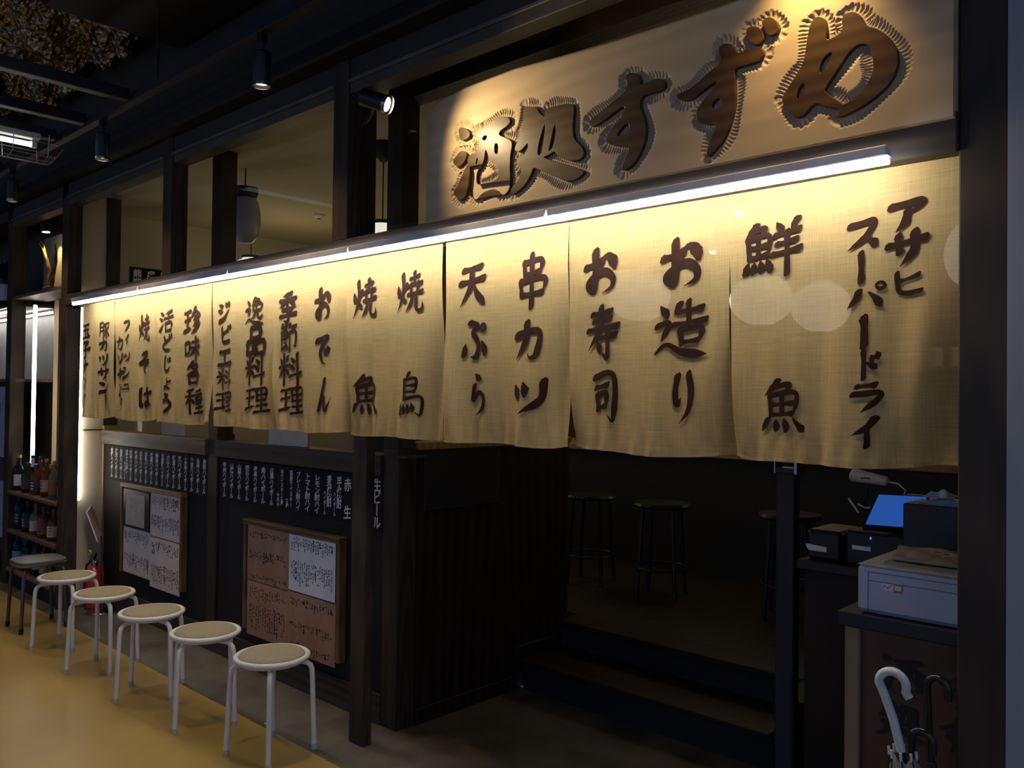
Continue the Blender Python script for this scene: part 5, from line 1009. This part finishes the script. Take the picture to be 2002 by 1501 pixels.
# newspapers on it
m_news = plain('newsprint', (0.34, 0.30, 0.21), 0.8, 0, 0.25, 14)
for i, (x0_, x1_, y0_, y1_, a, lab) in enumerate(((-0.880, -0.48, 2.50, 2.74, 0.02, 'folded newspaper at the bottom of the pile on the white printer'), (-0.865, -0.49, 2.52, 2.76, -0.06, 'crumpled newspaper on top of the white printer'))):
    z = 1.0846 + i * 0.011
    t = thing('newspaper', lab, 'newspaper', ((x0_ + x1_) / 2, (y0_ + y1_) / 2, z), 'newspapers on the printer')
    mb = MB(); n = 12
    for u in range(n + 1):
        for v in range(n + 1): mb.v.append((x0_ + (x1_ - x0_) * u / n + a * v / n, y0_ + (y1_ - y0_) * v / n, z + 0.006 + 0.004 * math.sin(u * 1.3 + v * 0.7 + i) * (0.3 + i) * 0.6))
    for u in range(n):
        for v in range(n): q = u * (n + 1) + v; mb.f.append((q, q + n + 1, q + n + 2, q + 1))
    k = len(mb.v); mb.v += [(x, y, z) for x, y, _ in mb.v]; mb.f += [tuple(q + k for q in f[::-1]) for f in list(mb.f)]
    mb.f += [(u * (n + 1), u * (n + 1) + k, (u + 1) * (n + 1) + k, (u + 1) * (n + 1)) for u in range(n)] + [(v, v + 1, v + 1 + k, v + k) for v in range(n)]
    mb.build('paper', m_news, t)
    pr = MB(); r = random.Random(90 + i)
    for q in range(46):
        x, y = r.uniform(x0_ + 0.02, x1_ - 0.03), r.uniform(y0_ + 0.01, y1_ - 0.02); w_, h_ = r.choice(((0.05, 0.003), (0.04, 0.002), (0.03, 0.012), (0.06, 0.004), (0.018, 0.018)))
        pr.quad((x, y, z + 0.0125), (x + w_, y, z + 0.0125), (x + w_, y + h_, z + 0.0125), (x, y + h_, z + 0.0125))
    pr.build('print', M_INK, t)['kind'] = 'stuff'
# umbrellas
um = thing('umbrella', 'clear umbrella with white crook handle beside the wooden stand', 'umbrella', (-0.71, 2.12, 0))
cx0, cz0, R0 = -0.722, 0.868, 0.032
hk = [(-0.704, 2.12, 0.715), (-0.722, 2.12, 0.785), (-0.745, 2.12, 0.845)] + [(cx0 - 0.004 + R0 * math.cos(a) + 0.001, 2.12 - 0.0, cz0 + R0 * math.sin(a)) for a in np.linspace(PI * 0.98, -0.10 * PI, 12)] + [(-0.686, 2.12, 0.845)]
smooth_by_angle(MB().tube(hk, 0.0105, 14).build('handle', plain('handle_white', (0.62, 0.60, 0.60), 0.25), um), 60)
MB().tube([(-0.704, 2.12, 0.72), (-0.66, 2.12, 0.50)], 0.007, 8).build('shaft', M_BLACK, um)
MB().tube([(-0.655, 2.12, 0.50), (-0.56, 2.10, 0.02)], 0.005, 8).build('tip_rod', M_CHROME, um)
m_clear = plain('clear_vinyl', (0.55, 0.53, 0.50), 0.25, 0, 0.1); m_clear.node_tree.nodes['Principled BSDF'].inputs['Alpha'].default_value = 0.35
cn_ = MB(); n = 24; rg = [(0.02, 0.70), (0.045, 0.655), (0.052, 0.58), (0.04, 0.40), (0.012, 0.12)]
for q, (r_, z_) in enumerate(rg):
    for k in range(n):
        a = 2 * PI * k / n; rr = r_ * (1 + 0.22 * math.cos(8 * a + q)); cxx = -0.70 + (0.72 - z_) * 0.20; cn_.v.append((cxx + rr * math.cos(a), 2.12 + rr * math.sin(a), z_ + (0.010 * math.cos(8 * a) if q == 0 else 0)))
for q in range(len(rg) - 1):
    for k in range(n): cn_.f.append((q * n + k, q * n + (k + 1) % n, (q + 1) * n + (k + 1) % n, (q + 1) * n + k))
cn_.build('canopy', m_clear, um, smooth=True)
for k in range(8):
    a = 2 * PI * k / 8 + 0.2; r_ = 0.030
    rb = MB().tube([(-0.70 + r_ * math.cos(a), 2.12 + r_ * math.sin(a), 0.712), (-0.685 + 0.05 * math.cos(a), 2.12 + 0.05 * math.sin(a), 0.60), (-0.60, 2.12, 0.15)], 0.0018, 5).build('rib', M_BLACK, um)
    MB().tube([(-0.70 + r_ * math.cos(a), 2.12 + r_ * math.sin(a), 0.703), (-0.702 + r_ * math.cos(a), 2.12 + r_ * math.sin(a), 0.722)], 0.0034, 6).build('rib_tip', M_WHITE, rb)
for i, (x, y, zt, lab) in enumerate(((-0.672, 2.20, 0.86, 'black crook handled umbrella standing behind the clear one'), (-0.688, 2.14, 0.745, 'shorter black umbrella beside the clear one'))):
    u2 = thing('umbrella', lab, 'umbrella', (x, y, 0), None)
    smooth_by_angle(MB().tube([(x + 0.01, y, zt - 0.20), (x, y, zt)] + [(x + 0.024 - 0.024 * math.cos(b_), y, zt + 0.024 * math.sin(b_)) for b_ in np.linspace(0.3, PI, 8)] + [(x + 0.048, y, zt - 0.025)], 0.009, 10).build('handle', plain('gloss_black', (0.012, 0.012, 0.013), 0.2), u2), 60)
    MB().tube([(x + 0.01, y, zt - 0.18), (x + 0.02, y, zt - 0.30), (x + 0.05, y, 0.02)], [0.012, 0.028, 0.008], 10).build('canopy', plain('black_nylon', (0.012, 0.012, 0.013), 0.7), u2)
us = thing('umbrella_stand', 'black wire umbrella stand holding the three umbrellas', 'umbrella stand', (-0.62, 2.10, 0))
for z in (0.03, 0.50): MB().tube([(-0.78, 2.02, z), (-0.50, 2.02, z), (-0.50, 2.185, z), (-0.78, 2.185, z), (-0.78, 2.02, z)], 0.005, 6).build('frame_ring', M_BLACK, us)
for x in (-0.78, -0.50):
    for y in (2.02, 2.185): MB().tube([(x, y, 0), (x, y, 0.50)], 0.006, 6).build('leg', M_BLACK, us)
MB().box(-0.78, -0.50, 2.02, 2.185, 0.0, 0.025).build('tray', M_BLACK, us)

# ================================================================== INSIDE THE SHOP
M_LANT = emit('lantern_paper', (1.0, 0.93, 0.78), LANTERN_E)
def lantern(x, y, z, r, h, lab, cap=True, cup=True, mat=None):
    t = thing('paper_lantern', lab, 'lantern', (x, y, z - h / 2), 'paper lanterns inside the shop')
    pr = []
    for k in range(19):
        u = k / 18; a = PI * (u - 0.5); pr.append((max(r * math.cos(a), r * 0.36) * (1 + (0.008 if k % 2 else -0.008)), z + h / 2 * math.sin(a)))
    smooth_by_angle(MB().lathe(pr, (x, y, 0), 26).build('paper_body', mat or M_LANT, t), 80)
    if cap:
        for zz in (z + h / 2, z - h / 2 - 0.02): MB().lathe([(0, zz), (r * 0.38, zz), (r * 0.38, zz + 0.02), (0, zz + 0.02)], (x, y, 0), 22).build('end_ring', M_BLACK, t)
    MB().tube([(x, y, z + h / 2), (x, y, 3.0)], 0.004, 6).build('cord', M_BLACK, t)
    if cup: smooth_by_angle(MB().lathe([(0, 2.90), (0.02, 2.905), (0.05, 2.94), (0.06, 2.99), (0.06, 3.02), (0, 3.02)], (x, y, 0), 20).build('ceiling_cup', M_BLACK, t))
    return t
for a in ((-2.88, 5.70, 2.27, 0.225, 0.37, 'round white lantern glowing through the fresh fish panel, nearer the slit'), (-2.59, 6.06, 2.23, 0.21, 0.37, 'round white lantern glowing through the fresh fish panel, nearer the post'), (-3.55, 5.13, 2.29, 0.225, 0.37, 'round white lantern glowing through the sushi panel'), (-1.72, 6.60, 2.60, 0.19, 0.50, 'tall white lantern seen past the curtain edge at the post'), (-3.92, 3.06, 2.405, 0.17, 0.27, 'white lantern seen beside the thick upright'), (-6.28, 3.56, 2.50, 0.19, 0.30, 'white lantern seen through the middle upper window')):
    lantern(*a)
t = thing('paper_lantern', 'oval lantern with black cap in the middle upper window, lilac outside light painted in', 'lantern', (-5.06, 2.82, 2.5), None)
smooth_by_angle(MB().lathe([(0, 2.53), (0.05, 2.535), (0.085, 2.58), (0.10, 2.66), (0.10, 2.72), (0.085, 2.80), (0.065, 2.83), (0, 2.83)], (-5.06, 2.82, 0), 26).build('paper_body', plain('outside_lit_paper', (0.34, 0.34, 0.40), 0.4), t), 60)  # lilac cast of the outside light is put into the paper colour
smooth_by_angle(MB().lathe([(0, 2.83), (0.075, 2.83), (0.08, 2.85), (0.085, 2.89), (0, 2.89)], (-5.06, 2.82, 0), 24).build('cap', M_BLACK, t))
MB().tube([(-5.06, 2.82, 2.89), (-5.06, 2.82, 3.02)], 0.005, 6).build('cord', M_BLACK, t)
for i, (x, y) in enumerate(((-5.9, 3.95), (-5.75, 4.2))):
    t = thing('smoke_detector', ['small white ceiling detector nearer the window', 'larger white ceiling detector above the lanterns'][i], 'detector', (x, y, 2.99))
    MB().lathe([(0, 2.988), (0.025, 2.988), (0.045, 3.005), (0.05, 3.02), (0, 3.02)], (x, y, 0), 20).build('case', plain('detector_white', (0.6, 0.58, 0.52), 0.5), t)
    MB().lathe([(0, 2.982), (0.015, 2.982), (0.018, 2.99), (0, 2.99)], (x, y, 0), 14).build('sensor', M_CHROME, t)
for i, (x, y) in enumerate(((-3.22, 6.0), (-4.26, 7.41))):
    t = thing('downlight', ['bright downlight glinting through the top of the fresh fish panel', 'bright downlight glinting through the sashimi panel beside the slit'][i], 'downlight', (x, y, 3.0), 'downlights in the shop ceiling')
    MB().lathe([(0.032, 3.0), (0.045, 3.0), (0.045, 3.02), (0.032, 3.02)], (x, y, 0), 20, cap=False).build('trim_ring', M_WHITE, t)
    MB().lathe([(0, 2.972), (0.018, 2.976), (0.030, 2.99), (0.032, 3.02), (0, 3.02)], (x, y, 0), 16).build('lens', emit('downlight_lens', (1, 0.88, 0.66), 26.0), t)
def glow(name, loc, watts, col, r=0.08):
    l = bpy.data.lights.new(name, 'POINT'); l.energy = watts; l.color = col; l.shadow_soft_size = r
    o = bpy.data.objects.new(name, l); COL.objects.link(o); o.location = loc
bar = thing('bar_counter', 'long dark bar with an orange wood top inside the shop', 'bar counter', (-4.0, 5.4, 0.314))
MB().box(-6.8, -1.3, 5.25, 5.75, 0.314, 1.14).build('front', plain('bar_black', (0.008, 0.008, 0.009), 0.6), bar)
MB().box(-6.85, -1.25, 5.20, 5.85, 1.14, 1.19, 0.006).build('top', M_OAK, bar)
ti = thing('back_shelf', 'wood shelf with jars inside near the entrance post', 'shelf', (-1.5, 6.9, 1.7))
MB().box(-2.6, 0.2, 6.95, 7.25, 1.78, 1.82).build('shelf_board', M_OAK, ti)
MB().box(-2.6, 0.2, 7.25, 7.30, 1.4, 2.6).build('back_panel', M_SHELF, ti)
for i in range(5):
    x = -2.25 + i * 0.15; o = thing('jar', 'glass jar on the inner shelf seen through the curtain, %s from the lantern' % ordinal(i), 'jar', (x, 7.05, 1.82), 'jars on the inner shelf')
    MB().lathe([(0, 0 + 1.82), (0.05, 1.82), (0.05, 1.95), (0.035, 1.97), (0, 1.97)], (x, 7.05, 0), 16).build('body', plain('jar_white', (0.5, 0.47, 0.4), 0.4), o)
    MB().lathe([(0, 1.97), (0.04, 1.97), (0.04, 2.0), (0, 2.0)], (x, 7.05, 0), 16).build('lid', M_BLACK, o)
for k_, (x, y, z) in enumerate(((-4.6, 4.7, 2.2), (-6.2, 4.0, 2.3), (-2.6, 4.9, 2.2))): glow('room_fill_light', (x, y, z), 6.2, (1.0, 0.76, 0.38), 0.12)  # added fill lights without fixtures, to brighten the shop ceiling
glow('back_shelf_bulb', (-1.75, 6.85, 2.22), 6, (1.0, 0.7, 0.35), 0.04)
def bar_stool(x, y, lab):
    t = thing('bar_stool', lab, 'bar stool', (x, y, 0.314), 'black bar stools inside')
    MB().lathe([(0, 0.872), (0.17, 0.872), (0.178, 0.885), (0.17, 0.90), (0, 0.903)], (x, y, 0), 32).build('seat', plain('black_seat', (0.005, 0.005, 0.006), 0.35), t)
    for q in range(4):
        a = PI / 4 + q * PI / 2 + 0.3; MB().tube([(x + 0.13 * math.cos(a), y + 0.13 * math.sin(a), 0.872), (x + 0.17 * math.cos(a), y + 0.17 * math.sin(a), 0.314)], 0.013, 8).build('leg', M_BLACK, t)
    MB().tube([(x + 0.158 * math.cos(a), y + 0.158 * math.sin(a), 0.50) for a in np.linspace(0, 2 * PI, 25)], 0.008, 6).build('foot_ring', M_BLACK, t)
for x, y, lab in ((-3.50, 4.52, 'black bar stool inside, nearest the brown half wall'), (-2.93, 4.50, 'black bar stool inside, middle of the doorway'), (-2.15, 4.62, 'black bar stool inside, partly behind the bracket post')): bar_stool(x, y, lab)

for o in bpy.data.objects:
    if '_org' in o: del o['_org']
